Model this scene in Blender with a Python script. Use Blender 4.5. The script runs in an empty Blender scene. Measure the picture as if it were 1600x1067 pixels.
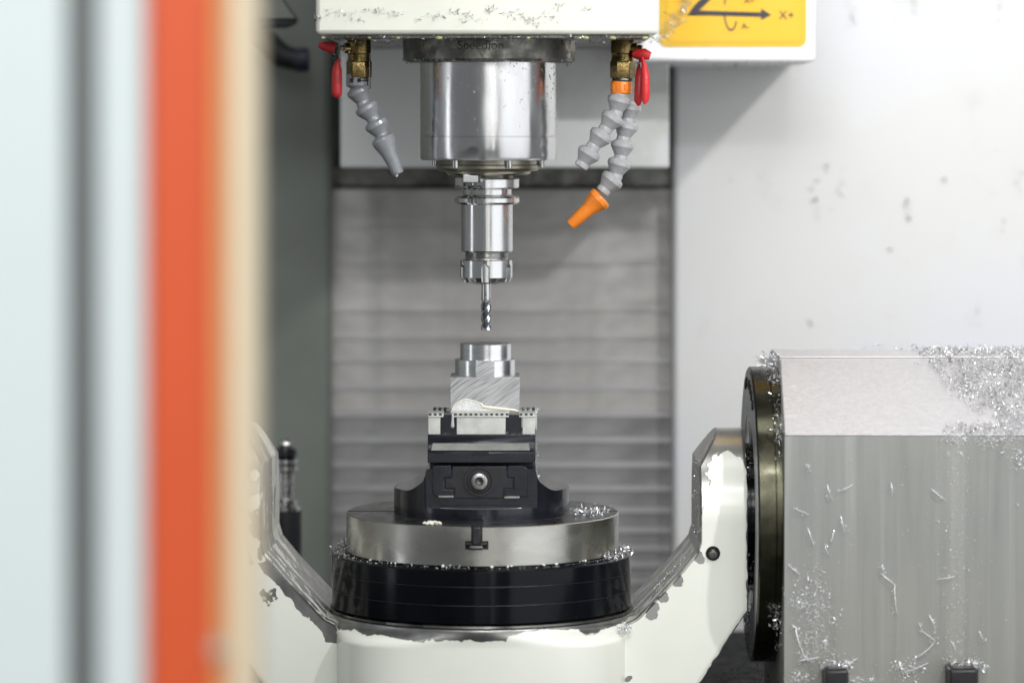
import bpy, bmesh, math, random
from math import sin, cos, pi, sqrt, radians
from mathutils import Vector, Matrix, noise
random.seed(7)
sc = bpy.context.scene
COL = sc.collection

# ------------------------------------------------------------------ camera
D, S, ZC, YH = 3.3, 0.0006, 1.5, 190.0      # focus distance, metres per photo pixel there, eye height, horizon row
cam_d = bpy.data.cameras.new('camera'); cam = bpy.data.objects.new('camera', cam_d); COL.objects.link(cam)
cam.location = (0, -D, ZC); cam.rotation_euler = (radians(90), 0, 0)
cam_d.sensor_width = 36; cam_d.lens = (D/S)/1600*36
cam_d.shift_y = -(533.5-YH)/1600
cam_d.clip_start = .05; cam_d.clip_end = 60
cam_d.dof.use_dof = True; cam_d.dof.focus_distance = D-.03; cam_d.dof.aperture_fstop = 2.9
cam_d.dof.aperture_blades = 0
sc.camera = cam
sc.view_settings.view_transform = 'Standard'; sc.view_settings.look = 'None'
sc.view_settings.exposure = 0.0; sc.view_settings.gamma = 1
sc.cycles.max_bounces = 8; sc.cycles.use_denoising = True

# ------------------------------------------------------------------ world and lamps
w = bpy.data.worlds.new('World'); sc.world = w; w.use_nodes = True
w.node_tree.nodes['Background'].inputs[0].default_value = (.80, .84, .86, 1)
w.node_tree.nodes['Background'].inputs[1].default_value = .265

def area(name, loc, target, sx, sy, power, col=(1, 1, 1)):
    l = bpy.data.lights.new(name, 'AREA'); l.shape = 'RECTANGLE'; l.size = sx; l.size_y = sy
    l.energy = power; l.color = col
    o = bpy.data.objects.new(name, l); COL.objects.link(o); o.location = loc
    o.rotation_euler = (Vector(target)-Vector(loc)).to_track_quat('-Z', 'Y').to_euler()
    return o
area('work_lamp', (.86, -.95, 2.16), (.2, .3, 1.3), .05, .05, 10.2, (1, .985, .97))
area('window_right', (2.3, -2.15, 1.7), (0, 0, 1.4), 3.1, 3.2, 38, (.95, .97, 1))
area('window_left', (-2.9, -1.0, 1.6), (0, 0, 1.3), .35, 3.0, 7, (.93, .97, 1))
area('reflection_strip_front', (-.5, -6.5, 1.6), (0, 0, 1.4), 2.0, 3.0, 14, (.93, .97, 1))  # added unseen strip: a soft band for the steel to reflect
area('reflection_strip_right', (.95, -6.3, 1.6), (0, 0, 1.4), .35, 3.0, 7, (1, .95, .9))  # second added strip, a narrow warm band in the steel's reflections
area('ceiling_lamp', (.1, -.5, 3.2), (.1, 0, 1.2), 1.6, .5, 7.5, (1, 1, 1))
area('door_fill', (-.3, -3.0, 3.3), (-.1, 0, 1.2), 1.6, 1.2, 36, (.97, .99, 1))  # added fill for the door, set high to stay out of reflections
area('yoke_fill', (-.2, -4.6, 3.0), (0, 0, 1.2), 1.4, .8, 62, (1, 1, .98))  # unseen fill added to brighten the yoke arms
area('lamp_tube', (.34, -1.0, 1.90), (.2, 0, 1.2), .55, .022, 2.5, (1, 1, 1))
area('ceiling_tube', (.6, -7.0, 2.35), (.2, 0, 1.2), 2.2, .07, 12, (1, 1, 1))

# ------------------------------------------------------------------ mapping helpers (photo pixel at a depth -> place)
def K(y): return (D+y)/D*S
def W(px, py, y=0.0): return Vector(((px-800)*K(y), y, ZC-(py-YH)*K(y)))
def X(px, y=0.0): return (px-800)*K(y)
def Z(py, y=0.0): return ZC-(py-YH)*K(y)

# ------------------------------------------------------------------ materials
MATS = {}
def mat(name, col, metal=0.0, rough=.5, var=.12, scale=30, bump=0.0, bscale=200, col2=None, mix=(.45, .62),
        aniso=0, coat=0.0, rvar=.12, stretch=None, emit=None, trans=0.0, ior=1.45):
    if name in MATS: return MATS[name]
    m = bpy.data.materials.new(name); m.use_nodes = True; nt = m.node_tree; n = nt.nodes; L = nt.links
    b = n['Principled BSDF']
    tc = n.new('ShaderNodeTexCoord'); mp = n.new('ShaderNodeMapping'); L.new(tc.outputs['Object'], mp.inputs[0])
    if stretch: mp.inputs['Scale'].default_value = stretch
    nz = n.new('ShaderNodeTexNoise'); nz.inputs['Scale'].default_value = scale; nz.inputs['Detail'].default_value = 6
    nz.inputs['Roughness'].default_value = .62
    L.new(mp.outputs[0], nz.inputs['Vector'])
    r = n.new('ShaderNodeValToRGB'); L.new(nz.outputs[0], r.inputs[0])
    c2 = col2 or tuple(max(0, c*(1-var*2)) for c in col)
    r.color_ramp.elements[0].position = mix[0]-.1 if col2 is None else mix[0]
    r.color_ramp.elements[1].position = mix[1]
    r.color_ramp.elements[0].color = (*c2, 1); r.color_ramp.elements[1].color = (*col, 1)
    L.new(r.outputs[0], b.inputs['Base Color'])
    b.inputs['Metallic'].default_value = metal
    n2 = n.new('ShaderNodeTexNoise'); n2.inputs['Scale'].default_value = scale*2.7; n2.inputs['Detail'].default_value = 5
    L.new(mp.outputs[0], n2.inputs['Vector'])
    mr = n.new('ShaderNodeMapRange'); mr.inputs[1].default_value = .3; mr.inputs[2].default_value = .7
    mr.inputs[3].default_value = max(.02, rough-rvar*rough*1.5); mr.inputs[4].default_value = min(1, rough+rvar*rough*2.5)
    L.new(n2.outputs[0], mr.inputs[0]); L.new(mr.outputs[0], b.inputs['Roughness'])
    if aniso: b.inputs['Anisotropic'].default_value = aniso
    if coat: b.inputs['Coat Weight'].default_value = coat; b.inputs['Coat Roughness'].default_value = .06
    if trans: b.inputs['Transmission Weight'].default_value = trans; b.inputs['IOR'].default_value = ior
    if bump:
        n3 = n.new('ShaderNodeTexNoise'); n3.inputs['Scale'].default_value = bscale; n3.inputs['Detail'].default_value = 4
        L.new(mp.outputs[0], n3.inputs['Vector'])
        bp = n.new('ShaderNodeBump'); bp.inputs['Strength'].default_value = bump; bp.inputs['Distance'].default_value = .001
        L.new(n3.outputs[0], bp.inputs['Height']); L.new(bp.outputs[0], b.inputs['Normal'])
    MATS[name] = m
    return m

chrome = mat('ground_steel', (.68, .68, .68), 1, .15, .10, 14, .10, 60, rvar=.5, stretch=(1, 1, .25))
steel = mat('turned_steel', (.58, .575, .56), 1, .2, .12, 10, .08, 90, rvar=.35, stretch=(.6, .6, 6))
dark_steel = mat('oiled_dark_steel', (.16, .158, .145), 1, .26, .25, 18, .1, 120, rvar=.5)
ring_steel = mat('spindle_ring_steel', (.24, .24, .215), .85, .36, .3, 22, .3, 160, rvar=.5)
pallet = mat('pallet_steel', (.50, .49, .45), 1, .25, .06, 8, .03, 300, rvar=.2, stretch=(1, 1, 2))
pallet_top = mat('pallet_top_steel', (.22, .22, .235), 1, .3, .2, 30, .15, 120)
blackox = mat('black_oxide', (.012, .013, .021), .3, .2, .3, 40, .12, 300, coat=.25)
blackgloss = mat('black_glossy_enamel', (.003, .0035, .006), .0, .16, .3, 12, .05, 90, coat=.05)
vise_edge = mat('vise_chamfer_steel', (.33, .345, .32), .8, .34, .12, 60, .1, 300)
jaw_mat = mat('jaw_insert_steel', (.60, .61, .57), .35, .42, .1, 60, .15, 400)
wet_white = mat('coolant_foam', (.86, .86, .83), 0, .25, .05, 300, .5, 900, coat=.5)
cream_foam = mat('cream_residue', (.84, .82, .70), 0, .35, .05, 300, .6, 900)
alu = mat('turned_aluminium', (.80, .81, .82), 1, .2, .06, 20, .06, 200, stretch=(1, 1, 8))
brass = mat('brass', (.30, .215, .085), 1, .27, .3, 60, .3, 260)
red = mat('red_vinyl', (.62, .022, .026), 0, .5, .1, 80, .1, 200)
redd = mat('dark_red_vinyl', (.42, .014, .018), 0, .48, .1, 80, .1, 200)
hose_g = mat('grey_hose_plastic', (.37, .375, .385), 0, .33, .08, 90, .25, 500, coat=.3)
hose_d = mat('dark_grey_hose_plastic', (.235, .25, .265), 0, .34, .1, 90, .25, 500, coat=.4)
orange = mat('orange_plastic', (.86, .235, .018), 0, .36, .06, 90, .15, 400, coat=.25)
black_rub = mat('black_rubber', (.012, .012, .015), 0, .4, .2, 50, .1, 200)
casing_m = mat('casing_cream_paint', (.70, .70, .62), 0, .33, .04, 12, .12, 60, coat=.25)
swarf_m = mat('aluminium_swarf', (.84, .85, .87), 1, .28, .1, 300, .1, 900)
swarf_d = mat('oily_shadow_swarf', (.50, .50, .50), 1, .3, .3, 300, .1, 900)  # oily chips, and the grey that paints shadows among bright ones
housing_top_m = mat('housing_brushed_steel_lit', (.76, .74, .75), .75, .52, .05, 180, .25, 900, rvar=.2)  # same steel, lighter: the light on upward faces put into its colour
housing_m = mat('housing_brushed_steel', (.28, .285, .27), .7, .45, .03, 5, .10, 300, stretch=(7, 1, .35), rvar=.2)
wall_m = mat('enclosure_white_paint', (.68, .685, .735), 0, .45, .03, 2.6, .1, 20, col2=(.68, .68, .665))
wall_dark = mat('column_shaded_paint', (.17, .187, .162), 0, .5, .15, 3, .2, 20)  # machine paint with the column's shade put into a darker grey
panel_m = mat('head_panel_paint', (.66, .67, .66), 0, .45, .04, 3, .1, 20)
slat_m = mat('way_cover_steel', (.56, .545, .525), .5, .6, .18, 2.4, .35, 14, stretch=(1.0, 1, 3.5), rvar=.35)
slat_low = mat('way_cover_lower_steel', (.41, .405, .405), .6, .5, .2, 4, .35, 14, stretch=(1.0, 1, 3.5), rvar=.35)  # darker steel tone for the lower slats
slat_lip = mat('way_cover_lip', (.50, .50, .51), .8, .4, .1, 6, .15, 40)
gap_m = mat('shadow_gap_black', (.03, .03, .03), 0, .6, .1)
sign_y = mat('sign_yellow', (.74, .43, .002), 0, .4, .02, 10)
sign_y2 = mat('sign_yellow_border', (.66, .41, .004), 0, .4, .02, 10)
sign_k = mat('sign_black', (.022, .02, .03), 0, .45, .02, 10)
box_m = mat('sign_box_white', (.84, .84, .85), 0, .4, .02, 10)
door_w = mat('door_pale_paint', (.60, .66, .665), 0, .4, .02, 2)
door_g = mat('door_dark_seal', (.135, .145, .14), 0, .5, .05, 2)
door_o = mat('door_orange_paint', (.60, .074, .011), 0, .4, .03, 2)
door_lo = mat('door_lit_orange', (.72, .30, .10), 0, .4, .03, 2)
door_c = mat('door_cream_paint', (.63, .54, .385), 0, .42, .02, 2)
oil_m = mat('coolant_drop', (.85, .86, .85), 0, .05, .01, 10, trans=.9, ior=1.36)
bed_m = mat('oily_black_bed', (.006, .006, .007), 0, .75, .3, 20, .5, 60)
floor_m = mat('workshop_floor', (.42, .43, .42), 0, .35, .1, 3)

blackgloss.node_tree.nodes['Principled BSDF'].inputs['Specular IOR Level'].default_value = .15
gap_m.node_tree.nodes['Principled BSDF'].inputs['Specular IOR Level'].default_value = .05
# workpiece: saw marks run diagonally over the block's front face
def saw_mat():
    m = bpy.data.materials.new('sawn_aluminium'); m.use_nodes = True; nt = m.node_tree; n = nt.nodes; L = nt.links
    b = n['Principled BSDF']; tc = n.new('ShaderNodeTexCoord'); mp = n.new('ShaderNodeMapping')
    L.new(tc.outputs['Object'], mp.inputs[0])
    wv = n.new('ShaderNodeTexNoise'); mp2 = n.new('ShaderNodeMapping'); mp2.vector_type = 'TEXTURE'
    mp2.inputs['Rotation'].default_value = (0, radians(-34), 0)
    L.new(mp.outputs[0], mp2.inputs[0]); mp3 = n.new('ShaderNodeMapping'); mp3.inputs['Scale'].default_value = (.05, 1, 1)
    # bend the marks slightly (a circular saw leaves arcs)
    L.new(mp2.outputs[0], mp3.inputs[0])
    warp = n.new('ShaderNodeTexNoise'); warp.inputs['Scale'].default_value = 18; warp.inputs['Detail'].default_value = 1
    L.new(mp.outputs[0], warp.inputs['Vector'])
    vm = n.new('ShaderNodeVectorMath'); vm.operation = 'MULTIPLY_ADD'; vm.inputs[1].default_value = (0, 0, .012)
    L.new(warp.outputs[1], vm.inputs[0]); L.new(mp3.outputs[0], vm.inputs[2])
    L.new(vm.outputs[0], wv.inputs['Vector']); wv.inputs['Scale'].default_value = 900; wv.inputs['Detail'].default_value = 3
    r = n.new('ShaderNodeValToRGB'); L.new(wv.outputs[0], r.inputs[0])
    r.color_ramp.elements[0].position = .33; r.color_ramp.elements[0].color = (.25, .25, .255, 1)
    r.color_ramp.elements[1].position = .56; r.color_ramp.elements[1].color = (.47, .47, .475, 1)
    L.new(r.outputs[0], b.inputs['Base Color']); b.inputs['Metallic'].default_value = .65; b.inputs['Roughness'].default_value = .42
    bp = n.new('ShaderNodeBump'); bp.inputs['Strength'].default_value = .5; bp.inputs['Distance'].default_value = .0006
    L.new(wv.outputs[0], bp.inputs['Height']); L.new(bp.outputs[0], b.inputs['Normal'])
    return m
sawn = saw_mat()

# cast yoke: cream enamel with bare metal where the enamel has flaked ("peel" is stored on the vertices)
def peel_mat():
    m = bpy.data.materials.new('flaking_cream_enamel'); m.use_nodes = True; nt = m.node_tree; n = nt.nodes; L = nt.links
    out = n['Material Output']; b = n['Principled BSDF']
    tc = n.new('ShaderNodeTexCoord'); at = n.new('ShaderNodeAttribute'); at.attribute_name = 'peel'
    n1 = n.new('ShaderNodeTexNoise'); n1.inputs['Scale'].default_value = 75; n1.inputs['Detail'].default_value = 8; n1.inputs['Roughness'].default_value = .6
    L.new(tc.outputs['Object'], n1.inputs['Vector'])
    a = n.new('ShaderNodeMath'); a.operation = 'MULTIPLY_ADD'; a.inputs[1].default_value = 1.9; L.new(n1.outputs[0], a.inputs[0]); 
    s = n.new('ShaderNodeMath'); s.operation = 'SUBTRACT'; s.inputs[1].default_value = .95; L.new(at.outputs['Fac'], s.inputs[0])
    L.new(s.outputs[0], a.inputs[2])
    mr = n.new('ShaderNodeMapRange'); mr.inputs[1].default_value = -.015; mr.inputs[2].default_value = .015; L.new(a.outputs[0], mr.inputs[0])
    # enamel
    b.inputs['Base Color'].default_value = (.8, .8, .72, 1); b.inputs['Roughness'].default_value = .3
    b.inputs['Coat Weight'].default_value = .3; b.inputs['Coat Roughness'].default_value = .12
    n2 = n.new('ShaderNodeTexNoise'); n2.inputs['Scale'].default_value = 9; n2.inputs['Detail'].default_value = 5
    L.new(tc.outputs['Object'], n2.inputs['Vector'])
    r = n.new('ShaderNodeValToRGB'); L.new(n2.outputs[0], r.inputs[0])
    r.color_ramp.elements[0].position = .3; r.color_ramp.elements[0].color = (.745, .76, .675, 1)
    r.color_ramp.elements[1].position = .6; r.color_ramp.elements[1].color = (.81, .82, .745, 1)
    L.new(r.outputs[0], b.inputs['Base Color'])
    # bare metal
    g = n.new('ShaderNodeBsdfPrincipled'); g.inputs['Metallic'].default_value = .85; g.inputs['Roughness'].default_value = .3
    n3 = n.new('ShaderNodeTexNoise'); n3.inputs['Scale'].default_value = 40; n3.inputs['Detail'].default_value = 6
    L.new(tc.outputs['Object'], n3.inputs['Vector'])
    r3 = n.new('ShaderNodeValToRGB'); L.new(n3.outputs[0], r3.inputs[0])
    r3.color_ramp.elements[0].position = .35; r3.color_ramp.elements[0].color = (.20, .20, .195, 1)
    r3.color_ramp.elements[1].position = .65; r3.color_ramp.elements[1].color = (.36, .36, .35, 1)
    sh = n.new('ShaderNodeAttribute'); sh.attribute_name = 'shine'
    mc = n.new('ShaderNodeMix'); mc.data_type = 'RGBA'; L.new(sh.outputs['Fac'], mc.inputs[0]); L.new(r3.outputs[0], mc.inputs[6]); mc.inputs[7].default_value = (.62, .61, .58, 1)
    L.new(mc.outputs[2], g.inputs['Base Color'])
    bp = n.new('ShaderNodeBump'); bp.invert = True; bp.inputs['Strength'].default_value = 1; bp.inputs['Distance'].default_value = .0012
    mr2 = n.new('ShaderNodeMapRange'); mr2.inputs[1].default_value = -.06; mr2.inputs[2].default_value = .02; L.new(a.outputs[0], mr2.inputs[0])
    L.new(mr2.outputs[0], bp.inputs['Height']); L.new(bp.outputs[0], b.inputs['Normal']); L.new(bp.outputs[0], g.inputs['Normal'])
    mx = n.new('ShaderNodeMixShader'); L.new(mr.outputs[0], mx.inputs[0]); L.new(b.outputs[0], mx.inputs[1]); L.new(g.outputs[0], mx.inputs[2])
    L.new(mx.outputs[0], out.inputs['Surface'])
    return m
enamel = peel_mat()

# ------------------------------------------------------------------ object helpers
def thing(name, label, cat, loc, group=None):
    o = bpy.data.objects.new(name, None); COL.objects.link(o); o.location = loc; o.empty_display_size = .02
    o['label'] = label; o['category'] = cat
    if group: o['group'] = group
    return o
def tag(o, label=None, cat=None, group=None, kind=None):
    if label: o['label'] = label
    if cat: o['category'] = cat
    if group: o['group'] = group
    if kind: o['kind'] = kind
    return o
def wloc(o):
    v = Vector((0, 0, 0))
    while o: v += Vector(o.location); o = o.parent
    return v
def mesh_obj(name, verts, faces, m, parent=None, loc=None, smooth=False, angle=35, label=None):
    """verts are world positions; the object's origin is its own place."""
    base = wloc(parent) if parent else Vector(loc if loc is not None else (0, 0, 0))
    if parent and loc is not None: base = Vector(loc)
    me = bpy.data.meshes.new(name); me.from_pydata([tuple(Vector(v)-base) for v in verts], [], faces)
    if not isinstance(m, (list, tuple)): m = [m]
    for q in m: me.materials.append(q)
    bm = bmesh.new(); bm.from_mesh(me); bmesh.ops.recalc_face_normals(bm, faces=bm.faces[:]); bm.to_mesh(me); bm.free()
    if smooth:
        me.shade_smooth(); me.set_sharp_from_angle(angle=radians(angle))
    o = bpy.data.objects.new(name, me); COL.objects.link(o)
    if parent:
        o.parent = parent; o.location = base-wloc(parent)
    else: o.location = base
    if label: o['label'] = label
    return o
def bevel(o, w_, seg=2, ang=30):
    md = o.modifiers.new('bevel', 'BEVEL'); md.width = w_; md.segments = seg; md.limit_method = 'ANGLE'; md.angle_limit = radians(ang)
    md.harden_normals = False
    for p in o.data.polygons: p.use_smooth = True
    o.data.set_sharp_from_angle(angle=radians(50))
    return o
def box_vf(x0, x1, y0, y1, z0, z1):
    v = [(x, y, z) for x in (x0, x1) for y in (y0, y1) for z in (z0, z1)]
    f = [(0, 1, 3, 2), (4, 6, 7, 5), (0, 4, 5, 1), (2, 3, 7, 6), (0, 2, 6, 4), (1, 5, 7, 3)]
    return v, f
def box(name, x0, x1, y0, y1, z0, z1, m, parent=None, bev=.0008, **k):
    if x0 > x1: x0, x1 = x1, x0
    if z0 > z1: z0, z1 = z1, z0
    v, f = box_vf(x0, x1, y0, y1, z0, z1)
    o = mesh_obj(name, v, f, m, parent, **k)
    if bev: bevel(o, bev)
    return o
class Geo:
    def __init__(s): s.v = []; s.f = []
    def add(s, v, f):
        b = len(s.v); s.v += [tuple(q) for q in v]; s.f += [tuple(i+b for i in q) for q in f]; return s
    def box(s, *a): return s.add(*box_vf(*a))
def lathe_vf(prof, origin, axis=(0, 0, 1), seg=96, caps=True, start=None):
    """prof: list of (radius, distance along axis)."""
    ax = Vector(axis).normalized(); q = Vector((0, 0, 1)).rotation_difference(ax).to_matrix(); o = Vector(origin)
    v, f = [], []
    for r, h in prof:
        for i in range(seg):
            a = 2*pi*i/seg; v.append(o+q @ Vector((r*cos(a), r*sin(a), h)))
    n = len(prof)
    for j in range(n-1):
        for i in range(seg):
            k = (i+1) % seg
            f.append((j*seg+i, j*seg+k, (j+1)*seg+k, (j+1)*seg+i))
    if caps:
        if prof[0][0] > 1e-6: f.append(tuple(range(seg))[::-1])
        if prof[-1][0] > 1e-6: f.append(tuple((n-1)*seg+i for i in range(seg)))
    return v, f
def lathe(name, prof, origin, m, parent=None, axis=(0, 0, 1), seg=96, caps=True, angle=25, **k):
    v, f = lathe_vf(prof, origin, axis, seg, caps)
    return mesh_obj(name, v, f, m, parent, smooth=True, angle=angle, **k)
def zl(cx, prof_px, name, m, parent, y=0.0, **k):
    """lathe about a vertical axis at photo column cx: prof in (radius px, row px)."""
    o = Vector((X(cx, y), y, 0)); 
    return lathe(name, [(r*S, Z(p, y)) for r, p in prof_px], o, m, parent, **k)
def prism(name, pts, y0, y1, m, parent=None, bev=0, **k):
    """polygon in the XZ plane extruded along Y."""
    n = len(pts); v = [(x, y0, z) for x, z in pts]+[(x, y1, z) for x, z in pts]
    f = [tuple(range(n)), tuple(range(2*n-1, n-1, -1))]+[(i, (i+1) % n, n+(i+1) % n, n+i) for i in range(n)]
    o = mesh_obj(name, v, f, m, parent, **k)
    if bev: bevel(o, bev)
    return o
def tube_vf(path, rads, seg=16):
    path = [Vector(p) for p in path]; v, f = [], []; up = Vector((0, 1, 0))
    for i, p in enumerate(path):
        t = (path[min(i+1, len(path)-1)]-path[max(i-1, 0)]).normalized()
        a = t.cross(up); a = a.normalized() if a.length > 1e-4 else Vector((1, 0, 0)); b = a.cross(t).normalized()
        r = rads[i] if isinstance(rads, (list, tuple)) else rads
        for k in range(seg):
            an = 2*pi*k/seg; v.append(p+a*(r*cos(an))+b*(r*sin(an)))
    for j in range(len(path)-1):
        for i in range(seg):
            k = (i+1) % seg; f.append((j*seg+i, j*seg+k, (j+1)*seg+k, (j+1)*seg+i))
    f.append(tuple(range(seg))[::-1]); f.append(tuple((len(path)-1)*seg+i for i in range(seg)))
    return v, f
def chip(g, p, size, nrm=None, curl=None, width=None, seg=6):
    """one curled sliver of metal."""
    rnd = random.random
    M = Matrix.Rotation(rnd()*2*pi, 3, 'X') @ Matrix.Rotation(rnd()*2*pi, 3, 'Y') @ Matrix.Rotation(rnd()*2*pi, 3, 'Z')
    size = size*(.5+.75*rnd()**2)
    R = size*(.25+rnd()*.5); th = (.8+rnd()*4.2) if curl is None else curl; pitch = size*(rnd()*.9)
    R = min(R, size*1.6/th+size*.15)
    wd = size*(.10+.16*rnd()) if width is None else width
    v, f = [], []
    for i in range(seg+1):
        t = i/seg; a = t*th; c = Vector((R*cos(a)-R, R*sin(a), pitch*t)); d = Vector((cos(a)*.3, sin(a)*.3, 1)).normalized()
        ww = wd*(sin(pi*(t*.86+.07))*.8+.2)
        v.append(p+M @ (c-d*ww/2)); v.append(p+M @ (c+d*ww/2))
    for i in range(seg): f.append((2*i, 2*i+1, 2*i+3, 2*i+2))
    g.add(v, f)
def blob(g, p, r, sq=(1, 1, 1)):
    v, f = [], []
    n, m_ = 8, 5
    for j in range(m_+1):
        ph = pi*j/m_
        for i in range(n): v.append(p+Vector((r*sq[0]*sin(ph)*cos(2*pi*i/n), r*sq[1]*sin(ph)*sin(2*pi*i/n), r*sq[2]*cos(ph))))
    for j in range(m_):
        for i in range(n): f.append((j*n+i, j*n+(i+1) % n, (j+1)*n+(i+1) % n, (j+1)*n+i))
    g.add(v, f)
def text_mesh(body, size, extrude=.0):
    cu = bpy.data.curves.new('lettering', 'FONT'); cu.body = body; cu.size = size; cu.extrude = extrude
    cu.align_x = 'CENTER'; cu.align_y = 'CENTER'
    o = bpy.data.objects.new('lettering', cu); COL.objects.link(o); dg = bpy.context.evaluated_depsgraph_get()
    me = bpy.data.meshes.new_from_object(o.evaluated_get(dg)); bpy.data.objects.remove(o); 
    v = [Vector(q.co) for q in me.vertices]; f = [tuple(p.vertices) for p in me.polygons]
    bpy.data.meshes.remove(me); return v, f

# ================================================================== SETTING
# floor under everything, machine bed, enclosure walls
o = mesh_obj('floor', *box_vf(-5, 5, -9, 2.5, -.12, -.1), floor_m); o['kind'] = 'structure'
o = box('machine_bed', -1.1, 1.1, -.5, 1.0, .35, Z(1120, 0), bed_m, bev=0); o['kind'] = 'structure'

def grime(m, col, scale, lo, hi, stretch=(1, 1, 1)):
    nt = m.node_tree; n = nt.nodes; L = nt.links; b = n['Principled BSDF']; src = b.inputs['Base Color'].links[0].from_socket
    tc = n.new('ShaderNodeTexCoord'); mp = n.new('ShaderNodeMapping'); mp.inputs['Scale'].default_value = stretch; L.new(tc.outputs['Object'], mp.inputs[0])
    z = n.new('ShaderNodeTexNoise'); z.inputs['Scale'].default_value = scale; z.inputs['Detail'].default_value = 8; z.inputs['Roughness'].default_value = .6
    L.new(mp.outputs[0], z.inputs['Vector'])
    r = n.new('ShaderNodeMapRange'); r.inputs[1].default_value = lo; r.inputs[2].default_value = hi; L.new(z.outputs[0], r.inputs[0])
    mx = n.new('ShaderNodeMix'); mx.data_type = 'RGBA'; L.new(r.outputs[0], mx.inputs[0]); L.new(src, mx.inputs[6]); mx.inputs[7].default_value = (*col, 1)
    L.new(mx.outputs[2], b.inputs['Base Color'])
grime(wall_m, (.56, .57, .53), 14, .60, .86)
grime(wall_m, (.40, .41, .39), 26, .68, .84, (1, 1, .45))
grime(slat_m, (.63, .62, .61), 7, .46, .72, (1, 1, .8))
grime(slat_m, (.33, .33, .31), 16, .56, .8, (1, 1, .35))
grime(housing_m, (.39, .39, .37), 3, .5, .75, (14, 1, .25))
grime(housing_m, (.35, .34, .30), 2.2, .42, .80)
grime(casing_m, (.50, .52, .36), 22, .62, .82)
grime(hose_g, (.50, .51, .51), 130, .55, .75)
grime(hose_d, (.33, .34, .34), 130, .58, .8)
grime(orange, (.80, .36, .12), 110, .6, .8)
grime(red, (.45, .10, .09), 120, .6, .8)
grime(brass, (.12, .10, .06), 90, .5, .8)
grime(ring_steel, (.42, .40, .33), 45, .58, .75)
grime(panel_m, (.42, .43, .38), 9, .55, .8)
wall = thing('enclosure_wall', 'white painted machine wall with grey scuffs filling the upper right', 'wall', (.75, .56, .4))
o = box('wall_panel', X(1052, .56), 1.4, .56, .60, .4, 2.6, wall_m, wall, bev=.006)

colm = thing('grey_column', 'dull olive grey machine column between the cream door edge and the slatted cover', 'column', (-.3, .55, .4))
box('column_face', -1.3, X(516, .55), .55, .60, .4, 2.6, wall_dark, colm, bev=.008)
box('column_side', X(516, .55)-.012, X(516, .55), .602, .85, .4, 2.6, wall_dark, colm, bev=.002)
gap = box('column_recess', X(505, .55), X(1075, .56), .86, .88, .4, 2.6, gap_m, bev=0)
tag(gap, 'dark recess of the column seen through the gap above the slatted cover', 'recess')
pan = thing('slide_panel', 'plain pale slide panel behind the spindle with a straight lower edge', 'panel', (0, .4, 1.5))
box('panel_sheet', X(531, .36), X(1046, .36), .36, .50, Z(263, .36), 2.5, panel_m, pan, bev=.003)
box('lower_rail', X(518, .62), X(1052, .62), .62, .80, Z(293, .62), Z(258, .62), dark_steel, pan, bev=.002)

# telescopic way cover: overlapping sheet-steel slats, each with a folded lip
cov = thing('way_cover', 'stack of overlapping grey steel slats behind the workpiece', 'way cover', (0, .62, Z(900, .6)))
rows = [296, 357, 414, 487, 530, 566, 609, 651, 691, 730, 767, 801, 832, 860, 886, 912, 940, 970]
xl, xr = X(511, .6), X(1056, .6)
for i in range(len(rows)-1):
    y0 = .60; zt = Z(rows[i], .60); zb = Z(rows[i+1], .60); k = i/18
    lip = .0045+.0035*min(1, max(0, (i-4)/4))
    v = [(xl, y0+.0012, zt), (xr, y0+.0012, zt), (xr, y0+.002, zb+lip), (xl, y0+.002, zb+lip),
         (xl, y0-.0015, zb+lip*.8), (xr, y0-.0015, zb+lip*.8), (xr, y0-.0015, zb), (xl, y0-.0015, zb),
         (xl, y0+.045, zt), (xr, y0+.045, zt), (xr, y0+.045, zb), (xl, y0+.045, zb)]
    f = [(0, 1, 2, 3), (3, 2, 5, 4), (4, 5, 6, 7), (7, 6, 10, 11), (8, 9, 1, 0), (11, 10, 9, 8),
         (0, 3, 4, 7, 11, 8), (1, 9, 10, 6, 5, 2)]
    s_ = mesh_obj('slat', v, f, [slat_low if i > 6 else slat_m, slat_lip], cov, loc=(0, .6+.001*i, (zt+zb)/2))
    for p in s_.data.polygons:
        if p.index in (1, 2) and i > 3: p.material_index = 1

# ---- dirt on the wall: dried splashes and stuck chips
g = Geo()
for i in range(70):
    px = random.uniform(1070, 1590); py = random.uniform(20, 520)
    p = W(px, py, .558); chip(g, p, random.uniform(.002, .007), seg=4)
for cx, cy in ((1270, 290), (1275, 318), (1315, 290), (1420, 320), (1590, 290), (1530, 480), (1420, 330), (1330, 20), (1430, 20), (1560, 15)):
    for j in range(9):
        p = W(cx+random.gauss(0, 3), cy+random.gauss(0, 11), .557); chip(g, p, random.uniform(.003, .008), seg=4)
o = mesh_obj('wall_swarf', g.v, g.f, swarf_d, loc=W(1320, 290, .557))
tag(o, 'thin scatter of grey chips stuck on the white wall', 'swarf', kind='stuff')

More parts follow.
